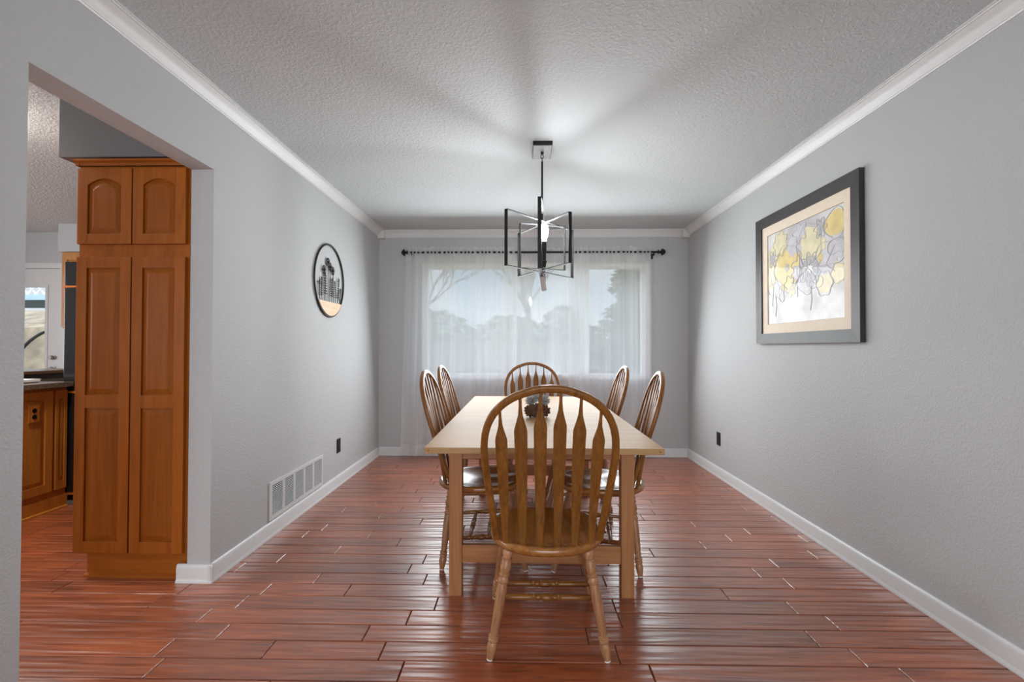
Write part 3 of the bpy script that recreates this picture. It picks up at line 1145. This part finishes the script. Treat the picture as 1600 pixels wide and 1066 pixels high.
def blob(nm, cy, cz, r, petals, depth, mt, layer, squash=1.0, rot=0.0, n=60):
    pts = []
    for k in range(n):
        a = 2 * math.pi * k / n
        rr = r * (1 + depth * math.cos(petals * a + rot))
        y_, z_ = cy + rr * math.cos(a), cz + rr * math.sin(a) * squash
        pts.append((max(-AY + .001, min(AY - .001, y_)), max(-AZ + .001, min(AZ - .001, z_))))
    MB().prism(pts, 'x', -0.0096 - 0.0002 * layer, -0.0094).build(nm, mt, art)


def ln(pts, r, mt):
    """thin drawn line lying on the print"""
    t = bmesh.new()
    P = [Vector((0, p[0], p[1])) for p in pts]
    rows = []
    for i, p in enumerate(P):
        d = (P[min(i + 1, len(P) - 1)] - P[max(i - 1, 0)]).normalized()
        s_ = Vector((0, -d.z, d.y)) * r
        rows.append([p + s_, p - s_])
    t2 = []
    for a in rows:
        t2.append([Vector((-0.0118, v.y, v.z)) for v in a] + [Vector((-0.0094, v.y, v.z)) for v in reversed(a)])
    lines.rings(t2)


# Y grows away from the camera, so +y is the left of the picture as seen
MP = lambda u, v: (AY - u * 2 * AY, AZ - v * 2 * AZ)     # u,v: 0..1 from seen top-left
for bi, (u, v, r, p, dp, mt, ly, sq) in enumerate(((0.30, 0.42, 0.150, 5, .06, C_y, 1, 1.0), (0.60, 0.25, 0.125, 5, .07, C_yp, 1, 0.85), (0.90, 0.15, 0.085, 3, .1, C_y, 1, 0.9),
                                     (0.08, 0.30, 0.080, 3, .12, C_yp, 1, 1.3), (0.40, 0.22, 0.085, 5, .15, C_gr, 1, 0.7), (0.82, 0.52, 0.095, 3, .15, C_gr, 1, 0.9),
                                     (0.73, 0.42, 0.026, 5, .1, C_y, 3, 1), (0.30, 0.42, 0.022, 5, .3, C_g, 3, 1), (0.08, 0.28, 0.035, 7, .25, C_g, 3, 1),
                                     (0.74, 0.14, 0.028, 7, .25, C_g, 3, 1.6), (0.78, 0.67, 0.070, 6, .08, C_yp, 1, 0.8), (0.93, 0.60, 0.055, 5, .1, C_yp, 1, 1.2), (0.55, 0.62, 0.085, 7, .08, C_gr, 1, 0.7),
                                     (0.20, 0.12, 0.09, 7, .12, C_yp, 1, 0.8), (0.48, 0.08, 0.07, 5, .15, C_gr, 1, 0.8), (0.05, 0.52, 0.05, 6, .12, C_yp, 1, 1.3), (0.93, 0.36, 0.06, 6, .12, C_gr, 1, 1.2), (0.44, 0.50, 0.045, 6, .2, C_gr, 1, 1.0), (0.75, 0.30, 0.04, 5, .2, C_yp, 1, 1.0), (0.16, 0.62, 0.05, 7, .1, C_gr, 1, 1.1), (0.36, 0.66, 0.045, 5, .2, C_yp, 1, 1.0))):
    cy, cz = MP(u, v)
    blob('painted_flower', cy, cz, r, p, dp, mt, bi * 0.35 + 1 + (3 if ly > 1 else 0), sq)
for k in range(9):
    a = 2 * math.pi * k / 9
    cy, cz = MP(0.61, 0.50)
    blob('painted_petal', cy + 0.062 * math.cos(a), cz + 0.062 * math.sin(a), 0.020, 2, .25, C_g, 8 + k * 0.3, 1.0, -2 * a + 0.0, 24)
lines = MB()
rnd = random.Random(5)
for (u, v, r, k, amp) in ((0.61, 0.50, 0.092, 9, .22), (0.47, 0.42, 0.060, 4, .45), (0.30, 0.42, 0.152, 5, .06), (0.60, 0.25, 0.127, 5, .07), (0.85, 0.40, 0.10, 2, .35), (0.10, 0.62, 0.055, 2, .3),
                          (0.20, 0.68, 0.05, 3, .3), (0.78, 0.67, 0.073, 6, .08), (0.93, 0.60, 0.057, 5, .1), (0.55, 0.62, 0.075, 3, .15), (0.20, 0.14, 0.08, 7, .15), (0.48, 0.10, 0.06, 5, .3), (0.90, 0.15, 0.087, 3, .1), (0.93, 0.36, 0.06, 2, .5), (0.44, 0.52, 0.05, 6, .3), (0.08, 0.28, 0.05, 6, .3), (0.74, 0.14, 0.05, 6, .3), (0.33, 0.60, 0.05, 5, .2), (0.68, 0.64, 0.05, 2, .4), (0.61, 0.50, 0.035, 7, .3)):
    cy, cz = MP(u, v)
    pts = []
    for i in range(61):
        a = 2 * math.pi * i / 60
        rr = r * (1 + amp * math.cos(k * a))
        pts.append((max(-AY + .004, min(AY - .004, cy + rr * math.cos(a))), max(-AZ + .004, min(AZ - .004, cz + rr * math.sin(a)))))
    ln(pts, 0.0016, C_dk)
for (a, b_, c) in (((0.70, 0.50), (0.80, 0.50), (0.90, 0.58)), ((0.80, 0.50), (0.86, 0.40), (0.90, 0.34)), ((0.47, 0.52), (0.44, 0.62), (0.45, 0.75)), ((0.12, 0.70), (0.14, 0.8), (0.12, 0.92)), ((0.62, 0.66), (0.63, 0.8), (0.61, 0.9)), ((0.05, 0.5), (0.09, 0.6), (0.07, 0.8))):
    ln([MP(*a), MP(*b_), MP(*c)], 0.0020, C_dk)
lines.build('drawn_outline', C_g, art)

# ------------------------------------------------------------------ round wall decor
rd = thing('round_wall_decor', 'round black ring decor with metal wildflowers over a pale wood base on the left wall', 'wall decor', (XL + 0.010, 3.775, 1.703))
RR = 0.288
MB().tube([(0, RR * math.cos(a), RR * math.sin(a)) for a in [i * math.pi / 40 for i in range(80)]], 0.0075, 10, loop=True).build('ring', M['black'], rd, smooth=60)
ch = -0.175
a0 = math.asin(ch / RR)
pts = [(RR * 0.975 * math.cos(a), RR * 0.975 * math.sin(a)) for a in [math.pi - a0 + (2 * a0 + math.pi) * i / 24 for i in range(25)]]
MB().prism(pts, 'x', -0.006, 0.010).build('wood_base', M['palewood'], rd)
rnd = random.Random(2)
stems = [(-0.20, 0.16, 'fern'), (-0.165, 0.26, 'seed'), (-0.115, 0.22, 'fern'), (-0.07, 0.33, 'ball'), (-0.03, 0.24, 'leaf'), (0.01, 0.36, 'ball'), (0.045, 0.40, 'daisy'), (0.085, 0.27, 'leaf'), (0.12, 0.31, 'ball'), (0.165, 0.22, 'seed'), (0.20, 0.18, 'fern')]
for (y, hh, kd) in stems:
    m_ = MB()
    hh *= 0.80
    y = -y
    bend = rnd.uniform(-0.02, 0.02)
    P = [(0.002, y * 0.92, ch - 0.01), (0.002, y + bend * 0.4, ch + hh * 0.5), (0.002, y + bend, ch + hh)]
    m_.tube(P, 0.0024, 6)
    top = Vector(P[-1])
    if kd == 'ball':
        for k in range(16):
            a = 2 * math.pi * k / 16
            e_ = top + Vector((0, math.cos(a), math.sin(a))) * 0.032
            m_.tube([top, e_], 0.0014, 5)
            m_.sphere(e_, 0.004, 6)
        m_.sphere(top, 0.012, 10)
    elif kd == 'daisy':
        for k in range(9):
            a = 2 * math.pi * k / 9
            m_.sphere(top + Vector((0, math.cos(a), math.sin(a))) * 0.024, 0.013, 8, (0.2, 0.9, 0.9))
        m_.sphere(top, 0.010, 8)
    else:
        nn = 8
        for k in range(nn):
            f = 0.3 + 0.7 * k / nn
            c = Vector(P[0]).lerp(top, f)
            for sg in (-1, 1):
                if kd == 'seed':
                    m_.sphere(c + Vector((0, sg * 0.010, 0.004)), 0.006, 6, (0.4, 1, 1))
                else:
                    m_.sphere(c + Vector((0, sg * 0.014, 0.008)), 0.013 if kd == 'leaf' else 0.010, 6, (0.15, 1.0, 0.42))
        m_.sphere(top, 0.010, 8, (0.4, 1, 1.4))
    m_.build('metal_flower', M['black'], rd, smooth=60)

# ------------------------------------------------------------------ return vent, outlets
vt = thing('return_vent', 'white louvered return air vent low on the left wall above the baseboard', 'vent', (XL, 3.282, 0.217))
VY, VZ = 0.388, 0.117
m_ = MB()
t0 = 0.010
m_.box(0.0005, t0, -VY, VY, VZ - 0.022, VZ, 0.002)
m_.box(0.0005, t0, -VY, VY, -VZ, -VZ + 0.022, 0.002)
m_.box(0.0005, t0, -VY, -VY + 0.024, -VZ + 0.02, VZ - 0.02, 0.002)
m_.box(0.0005, t0, VY - 0.024, VY, -VZ + 0.02, VZ - 0.02, 0.002)
cw = (2 * VY - 0.048) / 5
for k in range(1, 5):
    yy = -VY + 0.024 + k * cw
    m_.box(0.0005, t0 - 0.001, yy - 0.012, yy + 0.012, -VZ + 0.02, VZ - 0.02)
m_.build('frame', M['trim'], vt)
MB().box(0.0005, 0.0015, -VY + 0.02, VY - 0.02, -VZ + 0.018, VZ - 0.018).build('shade_sheet', M['ductshade'], vt)  # near-black sheet on the wall, standing in for the shade inside the duct
for k in range(5):
    y0_ = -VY + 0.024 + k * cw + (0.012 if k else 0)
    y1_ = -VY + 0.024 + (k + 1) * cw - (0.012 if k < 4 else 0)
    m_ = MB()
    for j in range(18):
        z = -VZ + 0.027 + j * (2 * VZ - 0.052) / 17
        m_.prism([(0.0018, z), (0.0075, z - 0.0020), (0.0075, z - 0.0008), (0.0018, z + 0.0010)], 'y', y0_, y1_)
    tag(m_.build('louver_bank', M['trim'], vt))


def outlet(name, label, x, y, z, sgn, plate='black'):
    o = thing(name, label, 'outlet', (x, y, z))
    m = MB().box(min(0, sgn * 0.006) , max(0, sgn * 0.006), -0.036, 0.036, -0.0585, 0.0585, 0.0015)
    pm = M['black'] if plate == 'black' else M['cablit']
    m.build('cover_plate', pm, o)
    for dz in (-0.021, 0.021):
        m = MB().tube([(sgn * 0.0055, 0, dz), (sgn * 0.0085, 0, dz)], 0.0155, 16)
        m.build('receptacle', M['appliance'], o, smooth=40)
    return o


o = outlet('wall_outlet', 'black duplex outlet on the left wall, above the baseboard beyond the vent', XL + 0.0008, 3.998, 0.337, 1)
o['group'] = 'black wall outlets'
o = outlet('wall_outlet', 'black duplex outlet on the right wall, low near the window corner', XR - 0.0008, 4.344, 0.344, -1)
o['group'] = 'black wall outlets'


# ------------------------------------------------------------------ pantry cabinet
def arch_pts(x0, x1, z0, z1, rise, n=12):
    """rectangle with arched top: shoulders at z1-rise"""
    pts = [(x0, z0), (x1, z0), (x1, z1 - rise)]
    if rise > 0:
        for k in range(1, n):
            f = k / n
            x = x1 + (x0 - x1) * f
            pts.append((x, z1 - rise + rise * math.sin(math.pi * f) ** 0.8))
        pts.append((x0, z1 - rise))
    else:
        pts.append((x0, z1))
    return pts


def panel_door(x0, x1, z0, z1, yf, panels, parent, name='door', st=0.052, mt='cab', xf=None):
    """panels: list of (pz0, pz1, rise). front face at yf, facing -y, thickness .019"""
    m = MB()
    yb = yf + 0.019
    m.box(x0, x1, yf + 0.010, yb, z0, z1)
    m.box(x0, x0 + st, yf, yf + 0.0101, z0, z1, 0.002)
    m.box(x1 - st, x1, yf, yf + 0.0101, z0, z1, 0.002)
    zs = [z0] + [v for p in panels for v in (p[0], p[1])] + [z1]
    for k in range(0, len(zs), 2):
        a, c = zs[k], zs[k + 1]
        rise = 0
        if k > 0:
            rise = panels[k // 2 - 1][2]
        if rise > 0:
            P = [(x0 + st, c), (x1 - st, c), (x1 - st, a - rise)]
            ap = arch_pts(x0 + st, x1 - st, a - 1, a, rise)[3:]
            P += ap
            m.prism(P, 'y', yf, yf + 0.0101)
        else:
            m.box(x0 + st - 0.002, x1 - st + 0.002, yf + 0.0005, yf + 0.0101, a, c, 0.0015)
    for (pz0, pz1, rise) in panels:
        g, bv = 0.004, 0.026
        o = arch_pts(x0 + st + g, x1 - st - g, pz0 + g, pz1 - g, rise)
        i = arch_pts(x0 + st + g + bv, x1 - st - g - bv, pz0 + g + bv, pz1 - g - bv, rise * 0.9)
        t = bmesh.new()
        A = [t.verts.new((p[0], yf + 0.0095, p[1])) for p in o]
        B = [t.verts.new((p[0], yf + 0.0015, p[1])) for p in i]
        n = len(o)
        for k in range(n):
            l = (k + 1) % n
            t.faces.new([A[k], A[l], B[l], B[k]])
        t.faces.new(B)
        t.faces.new(A[::-1])
        bmesh.ops.recalc_face_normals(t, faces=t.faces)
        m.merge(t)
    return m.build(name, M[mt], parent, xf=xf)


pc = thing('pantry_cabinet', 'tall maple pantry cabinet with four raised panel doors beside the doorway', 'cabinet', (0, 0, 0))
PX0, PX1 = -2.236, -1.668
b = MB()
b.box(PX0, PX1, 2.350, 2.93, 0.137, 2.083)
b.build('carcass', M['cab'], pc)
b = MB()
b.box(PX0 + 0.03, PX1, 2.385, 2.92, 0.0005, 0.137)
b.prism([(2.385, 0.0005), (2.372, 0.0005), (2.373, 0.012), (2.385, 0.02)], 'x', PX0 + 0.022, PX1)
b.build('toe_kick', M['cabx'], pc)
b = MB()
b.prism([(2.36, 2.083), (2.335, 2.083), (2.330, 2.095), (2.318, 2.103), (2.318, 2.112), (2.36, 2.112)], 'x', PX0 - 0.012, PX1)
b.prism([(PX0 + 0.01, 2.083), (PX0 - 0.002, 2.083), (PX0 - 0.012, 2.10), (PX0 - 0.012, 2.112), (PX0 + 0.01, 2.112)], 'y', 2.33, 2.93)
b.box(PX0, PX1, 2.34, 2.93, 2.083, 2.110)
b.build('crown', M['cabx'], pc)
xm = (PX0 + PX1) / 2
for x0, x1 in ((PX0 + 0.004, xm - 0.004), (xm + 0.004, PX1 - 0.012)):
    panel_door(x0, x1, 1.686, 2.068, 2.330, [(1.738, 2.015, 0.032)], pc)
    panel_door(x0, x1, 0.142, 1.620, 2.330, [(0.200, 0.862, 0), (0.928, 1.565, 0)], pc)

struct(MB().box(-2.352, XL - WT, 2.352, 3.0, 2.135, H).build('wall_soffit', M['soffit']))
struct(MB().box(-4.775, -3.4, 4.78, YB, 2.152, H).build('wall_soffit_far', M['wall']))

# ------------------------------------------------------------------ kitchen run
kb = thing('base_cabinet', 'maple kitchen base cabinets with raised panel doors beyond the pantry', 'cabinet', (0, 0, 0))
KX = -3.322
KE = 3.425
b = MB()
b.box(-3.95, KX - 0.019, 1.9, KE, 0.10, 0.878)
b.box(-3.95, KX - 0.006, 1.9, KE, 0.0005, 0.10)
b.prism([(KX - 0.006, 0.0005), (KX + 0.006, 0.0005), (KX + 0.004, 0.014), (KX - 0.006, 0.018)], 'y', 1.9, KE)
b.build('carcass', M['cablit'], kb)
# doors are modelled facing -y then turned to face +x
RX = Matrix.Translation((KX, 0, 0)) @ Matrix.Rotation(math.radians(90), 4, 'Z')
for y0_, y1_ in ((1.95, 2.42), (2.44, 2.86), (2.88, 3.308), (3.330, 3.415)):
    panel_door(y0_, y1_, 0.145, 0.858, 0.0, [(0.205, 0.800, 0)], kb, st=0.052 if y1_ - y0_ > 0.2 else 0.022, mt='cablit', xf=RX)
co = outlet('cabinet_outlet', 'wood coloured duplex outlet on the maple base cabinet door', KX + 0.0012, 3.172, 0.712, 1, 'wood')
ct = thing('kitchen_countertop', 'dark speckled granite countertop on the maple base cabinets', 'countertop', (0, 0, 0))
MB().box(-3.98, KX + 0.030, 1.88, KE + 0.004, 0.8785, 0.915, 0.004).build('slab', M['granite'], ct)
MB().box(-4.02, -3.981, 1.88, 4.3, 0.8785, 0.945, 0.003).build('backsplash', M['granite'], ct)
MB().box(-4.35, -3.95, 1.88, 4.3, 0.946, 0.972, 0.004).build('raised_ledge', M['brownledge'], ct)
struct(MB().box(-4.12, -4.021, 1.9, 4.3, 0, 0.945).build('wall_peninsula', M['wall']))
# white tray and rack on the counter
tr = thing('white_tray', 'white enamel tray lying on the granite counter', 'tray', (-3.60, 3.14, 0.9155))
MB().box(-0.14, 0.14, -0.20, 0.20, 0.0, 0.012, 0.004).build('dish', M['white'], tr)
m_ = MB()
m_.box(-0.15, 0.15, -0.21, -0.198, 0.006, 0.024, 0.002)
m_.box(-0.15, 0.15, 0.198, 0.21, 0.006, 0.024, 0.002)
m_.box(-0.15, -0.138, -0.21, 0.21, 0.006, 0.024, 0.002)
m_.box(0.138, 0.15, -0.21, 0.21, 0.006, 0.024, 0.002)
m_.build('rim', M['white'], tr)
ck = thing('gas_cooktop', 'black and steel cooktop grate on the counter behind the white tray', 'cooktop', (-3.83, 3.30, 0.9155))
MB().box(-0.08, 0.08, -0.28, 0.22, 0, 0.010, 0.003).build('plate', M['chrome'], ck)
m_ = MB()
for k in range(7):
    y = -0.24 + k * 0.07
    m_.box(-0.07, 0.07, y - 0.005, y + 0.005, 0.03, 0.042)
for x in (-0.07, 0.0, 0.07):
    m_.box(x - 0.005, x + 0.005, -0.25, 0.19, 0.010, 0.04)
m_.build('grate', M['black'], ck)

kl = thing('added_ceiling_light', 'round white flush ceiling light added out of view in the kitchen', 'ceiling light', (-3.02, 2.35, 2.44))  # unseen fixture added to brighten the base cabinets
MB().lathe([(0, .17), (.5, .17), (1, .15)], (0, 0, -0.0005), (0, 0, -0.03), 32).build('base', M['white'], kl, smooth=40)
MB().lathe([(0, .145), (.4, .14), (.8, .09), (1, .02)], (0, 0, -0.03), (0, 0, -0.075), 32).build('diffuser', plain('lit_diffuser', (1, 1, 1), 0.5, emit=(1, 0.95, 0.88), estr=105), kl, smooth=60)

fr = thing('refrigerator', 'tall black refrigerator seen edge-on behind the pantry cabinet', 'refrigerator', (-3.0, 3.47, 0))
MB().box(-0.37, 0.45, 0.0, 0.70, 0.03, 1.80, 0.006).build('body', M['appliance'], fr)
MB().box(-0.36, 0.44, 0.05, 0.68, 0.0005, 0.03).build('base', M['black'], fr)
MB().box(-0.372, 0.45, -0.040, -0.002, 1.625, 1.80, 0.004).build('freezer_door', M['appliance'], fr)
MB().box(-0.372, 0.45, -0.040, -0.002, 0.845, 1.605, 0.004).build('door', M['appliance'], fr)
MB().box(-0.372, 0.45, -0.040, -0.002, 0.10, 0.83, 0.004).build('drawer', M['appliance'], fr)
for z in (1.615, 0.837, 0.092):
    tag(MB().box(-0.374, 0.45, -0.043, -0.002, z - 0.007, z + 0.007).build('reflection_strip', M['cabx'], fr), 'painted reflection between the black doors')  # orange reflections on the black doors, put in as wood-coloured strips

uc = thing('wall_cabinet', 'maple wall cabinet hanging from the far kitchen soffit beside the white door', 'cabinet', (0, 0, 0))
MB().box(-4.735, -3.45, 4.80, YB - 0.001, 1.362, 2.150).build('carcass', M['cablit'], uc)
for x0, x1 in ((-4.73, -4.10), (-4.09, -3.46)):
    panel_door(x0, x1, 1.375, 2.14, 4.779, [(1.44, 2.07, 0)], uc, mt='cablit')

# kitchen door to the patio
dr = MB()
GX0, GX1, GZ0, GZ1 = -5.72, -5.262, 0.915, 1.832
dr.box(DX0, GX0, YB + 0.01, YB + 0.05, 0.01, DZ)
dr.box(GX1, DX1, YB + 0.01, YB + 0.05, 0.01, DZ)
dr.box(GX0, GX1, YB + 0.01, YB + 0.05, 0.01, GZ0)
dr.box(GX0, GX1, YB + 0.01, YB + 0.05, GZ1, DZ)
dro = struct(dr.build('door_1', M['trim']))
m_ = MB()
for (x0, x1, z0, z1) in ((GX0 - .03, GX0, GZ0 - .03, GZ1 + .03), (GX1, GX1 + .03, GZ0 - .03, GZ1 + .03), (GX0, GX1, GZ0 - .03, GZ0), (GX0, GX1, GZ1, GZ1 + .03)):
    m_.box(x0, x1, YB + 0.002, YB + 0.0101, z0, z1, 0.002)
m_.build('lite_frame', M['trim'], dro)
MB().box(GX0, GX1, YB + 0.028, YB + 0.032, GZ0, GZ1).build('pane', M['glass'], dro)
for z, r in ((1.055, 0.026), (0.925, 0.03)):
    MB().lathe([(0, r), (.3, r), (.35, r * .6), (.6, r * .6), (.7, r * .95), (1, r * .7)], (-5.160, YB + 0.010, z), (-5.160, YB - 0.04, z), 16).build('door_knob' if z < 1 else 'deadbolt', M['chrome'], dro, smooth=40)
m_ = MB()
m_.box(DX1 + 0.002, DX1 + 0.070, YB - 0.014, YB - 0.0005, 0, DZ + 0.06, 0.003)
m_.box(DX0 - 0.070, DX0 - 0.002, YB - 0.014, YB - 0.0005, 0, DZ + 0.06, 0.003)
m_.box(DX0 - 0.070, DX1 + 0.070, YB - 0.0145, YB - 0.0005, DZ + 0.004, DZ + 0.062, 0.003)
struct(m_.build('trim_6', M['trim'], smooth=30))

# ------------------------------------------------------------------ outdoors
g = MB().box(-30, 30, YB + 0.3, 60, -0.5, -0.35).build('ground', M['grass'])
struct(g)


def foliage(m, cx, cy, cz, rx, ry, rz, n, size, rnd, cone=False):
    t = bmesh.new()
    for _ in range(n):
        a = rnd.uniform(0, 2 * math.pi)
        if cone:
            f = rnd.random() ** 0.8
            rr = (1 - f) ** 0.85 * (0.55 + 0.45 * rnd.random() ** 0.5) * (0.82 + 0.18 * math.sin(f * 42 + 2 * math.sin(a)))
            p = Vector((cx + rx * rr * math.cos(a), cy + ry * rr * math.sin(a), cz + rz * f))
        else:
            u = rnd.uniform(-1, 1)
            k = rnd.uniform(0.55, 1.0) ** 0.5
            q = math.sqrt(1 - u * u)
            p = Vector((cx + rx * k * q * math.cos(a), cy + ry * k * q * math.sin(a), cz + rz * k * u))
        R_ = Matrix.Rotation(rnd.uniform(0, 6.28), 3, 'Z') @ Matrix.Rotation(rnd.uniform(0, 3.14), 3, 'X')
        s_ = size * rnd.uniform(0.6, 1.4)
        V = [t.verts.new(p + R_ @ Vector(c)) for c in ((-s_, 0, -s_ * .4), (s_ * .2, -s_ * .4, 0), (s_, 0, s_ * .3), (0, s_ * .5, 0))]
        t.faces.new([V[0], V[1], V[2]])
        t.faces.new([V[0], V[2], V[3]])
        t.faces.new([V[0], V[1], V[3]])
    m.merge(t)


rnd = random.Random(11)
# tall conifer seen through the right sash
t1 = thing('conifer_tree', 'tall dark conifer seen through the right end of the window', 'tree', (3.05, 11.5, -0.35))
MB().tube([(0, 0, 0), (0, 0, 3), (0.05, 0, 5.6)], [0.16, 0.11, 0.02], 10).build('trunk', M['bark'], t1)
m_ = MB()
foliage(m_, 0, 0, 0.4, 1.55, 1.4, 5.6, 5200, 0.13, rnd, True)
m_.build('foliage', M['needles'], t1)


def bare_tree(loc, h, seed, label):
    rn = random.Random(seed)
    o = thing('bare_tree', label, 'tree', loc, 0, 'bare trees outside the window')
    m = MB()

    def br(p, d, L, r, dep):
        q = p + d * L
        m.tube([p, (p + q) / 2 + Vector((rn.uniform(-.05, .05), 0, rn.uniform(-.05, .05))) * L, q], [r, r * .85, r * .65], 6)
        if dep == 0:
            return
        for k in range(3 if dep > 1 else 4):
            nd = (d + Vector((rn.uniform(-.8, .8), rn.uniform(-.6, .6), rn.uniform(-.15, .6)))).normalized()
            br(p.lerp(q, rn.uniform(.5, 1.0)), nd, L * rn.uniform(.6, .85), r * .55, dep - 1)
    br(Vector((0, 0, 0)), Vector((0.05, 0, 1)).normalized(), h * 0.4, 0.10, 5)
    m.build('branches', M['bark'], o)
    return o


bare_tree((0.15, 13.5, -0.35), 5.8, 4, 'bare deciduous tree with spreading branches seen through the middle of the window')
bare_tree((-3.6, 15.0, -0.35), 6.4, 9, 'bare deciduous tree seen through the left end of the window')
for (x, y, rx, rz, cz, lb) in ((-3.9, 20, 2.3, 1.9, 0.9, 'rounded grey-green shrub mass far outside the left part of the window'),
                               (-0.4, 22, 2.1, 1.7, 1.0, 'rounded grey-green shrub mass far outside the middle of the window'),
                               (1.65, 18, 0.95, 1.8, 1.0, 'taller narrow grey-green shrub outside, beside the window centre'),
                               (4.6, 21, 2.2, 1.6, 0.9, 'rounded grey-green shrub mass far outside the right part of the window'),
                               (2.6, 24, 2.0, 1.6, 0.8, 'grey-green shrub mass outside between the narrow shrub and the conifer')):
    o = thing('shrub', lb, 'shrub', (x, y, -0.35), 0, 'shrubs beyond the lawn')
    MB().tube([(0, 0, 0), (0, 0, cz + 0.35)], 0.12, 8).build('trunk', M['bark'], o)
    m_ = MB()
    foliage(m_, 0, 0, cz + 0.35, rx, 1.2, rz, 2600, 0.20, rnd)
    m_.sphere((0, 0, cz + 0.35), 1.0, 24, (rx * 0.9, 1.0, rz * 0.9))
    m_.build('foliage', M['leaves'], o)

# wooden privacy fence across the yard
fe = thing('garden_fence', 'weathered board fence across the far side of the yard', 'fence', (0, 0, 0))
m_ = MB()
for k in range(150):
    x = -14 + k * 0.15
    m_.box(x, x + 0.14, 16.0, 16.02, -0.35, 1.35)
tag(m_.build('fence_boards', M['bark'], fe))
MB().box(-14, 8.5, 16.021, 16.06, 0.95, 1.04).build('rail', M['bark'], fe)

# patio cover, bank and swing-chair stand outside the kitchen door
pt = thing('patio_cover', 'pale blue patio beam with white lattice above, outside the kitchen door', 'patio cover', (0, 0, 0))
tag(MB().box(-9.6, -5.0, 7.52, 7.60, 1.93, 2.02).build('beam', M['patiobeam'], pt))
tag(MB().box(-9.6, -5.0, 7.50, 7.515, 1.80, 1.93).build('eave_shade_strip', M['patiodark'], pt))  # dark strip standing in for the shade under the eave
m_ = MB()
for k in range(34):
    x = -9.6 + k * 0.14
    m_.prism([(x, 2.02), (x + 0.03, 2.02), (x + 0.33, 2.32), (x + 0.30, 2.32)], 'y', 7.54, 7.55)
    m_.prism([(x + 0.30, 2.02), (x + 0.33, 2.02), (x + 0.03, 2.32), (x, 2.32)], 'y', 7.551, 7.56)
tag(m_.build('lattice', M['lattice'], pt))
for x in (-9.5, -5.1):
    MB().box(x - 0.05, x + 0.05, 7.51, 7.61, -0.35, 1.93).build('post', M['lattice'], pt)
m_ = MB()
m_.prism([(11.0, -0.35), (14.5, -0.35), (14.5, 2.3), (12.5, 1.7)], 'x', -16, -7.5)
tag(m_.build('garden_bank', M['tan']), 'dry tan grassy bank behind the patio', 'bank')
sw = thing('swing_chair_stand', 'curved black metal swing chair stand on the patio beyond the kitchen door', 'chair stand', (-7.05, 6.9, -0.35))
m_ = MB()
m_.tube([(-0.75 + 1.0 * (1 - math.cos(a)), 0, 1.80 * math.sin(a) ** 0.8) for a in [0.02 + i * 1.5 / 16 for i in range(17)]], 0.022, 8)
m_.build('arch', M['black'], sw, smooth=50)
m_ = MB()
m_.tube([(-0.30 + 0.7 * (1 - math.cos(a)), 0.1, 1.45 * math.sin(a) ** 0.8) for a in [0.02 + i * 1.45 / 16 for i in range(17)]], 0.018, 8)
m_.build('inner_arch', M['black'], sw, smooth=50)
m_ = MB()
m_.tube([(-0.85, 0, 0.02), (0.6, 0, 0.02)], 0.025, 8)
m_.tube([(-0.2, -0.5, 0.02), (-0.2, 0.5, 0.02)], 0.025, 8)
m_.build('foot_bar', M['black'], sw, smooth=50)
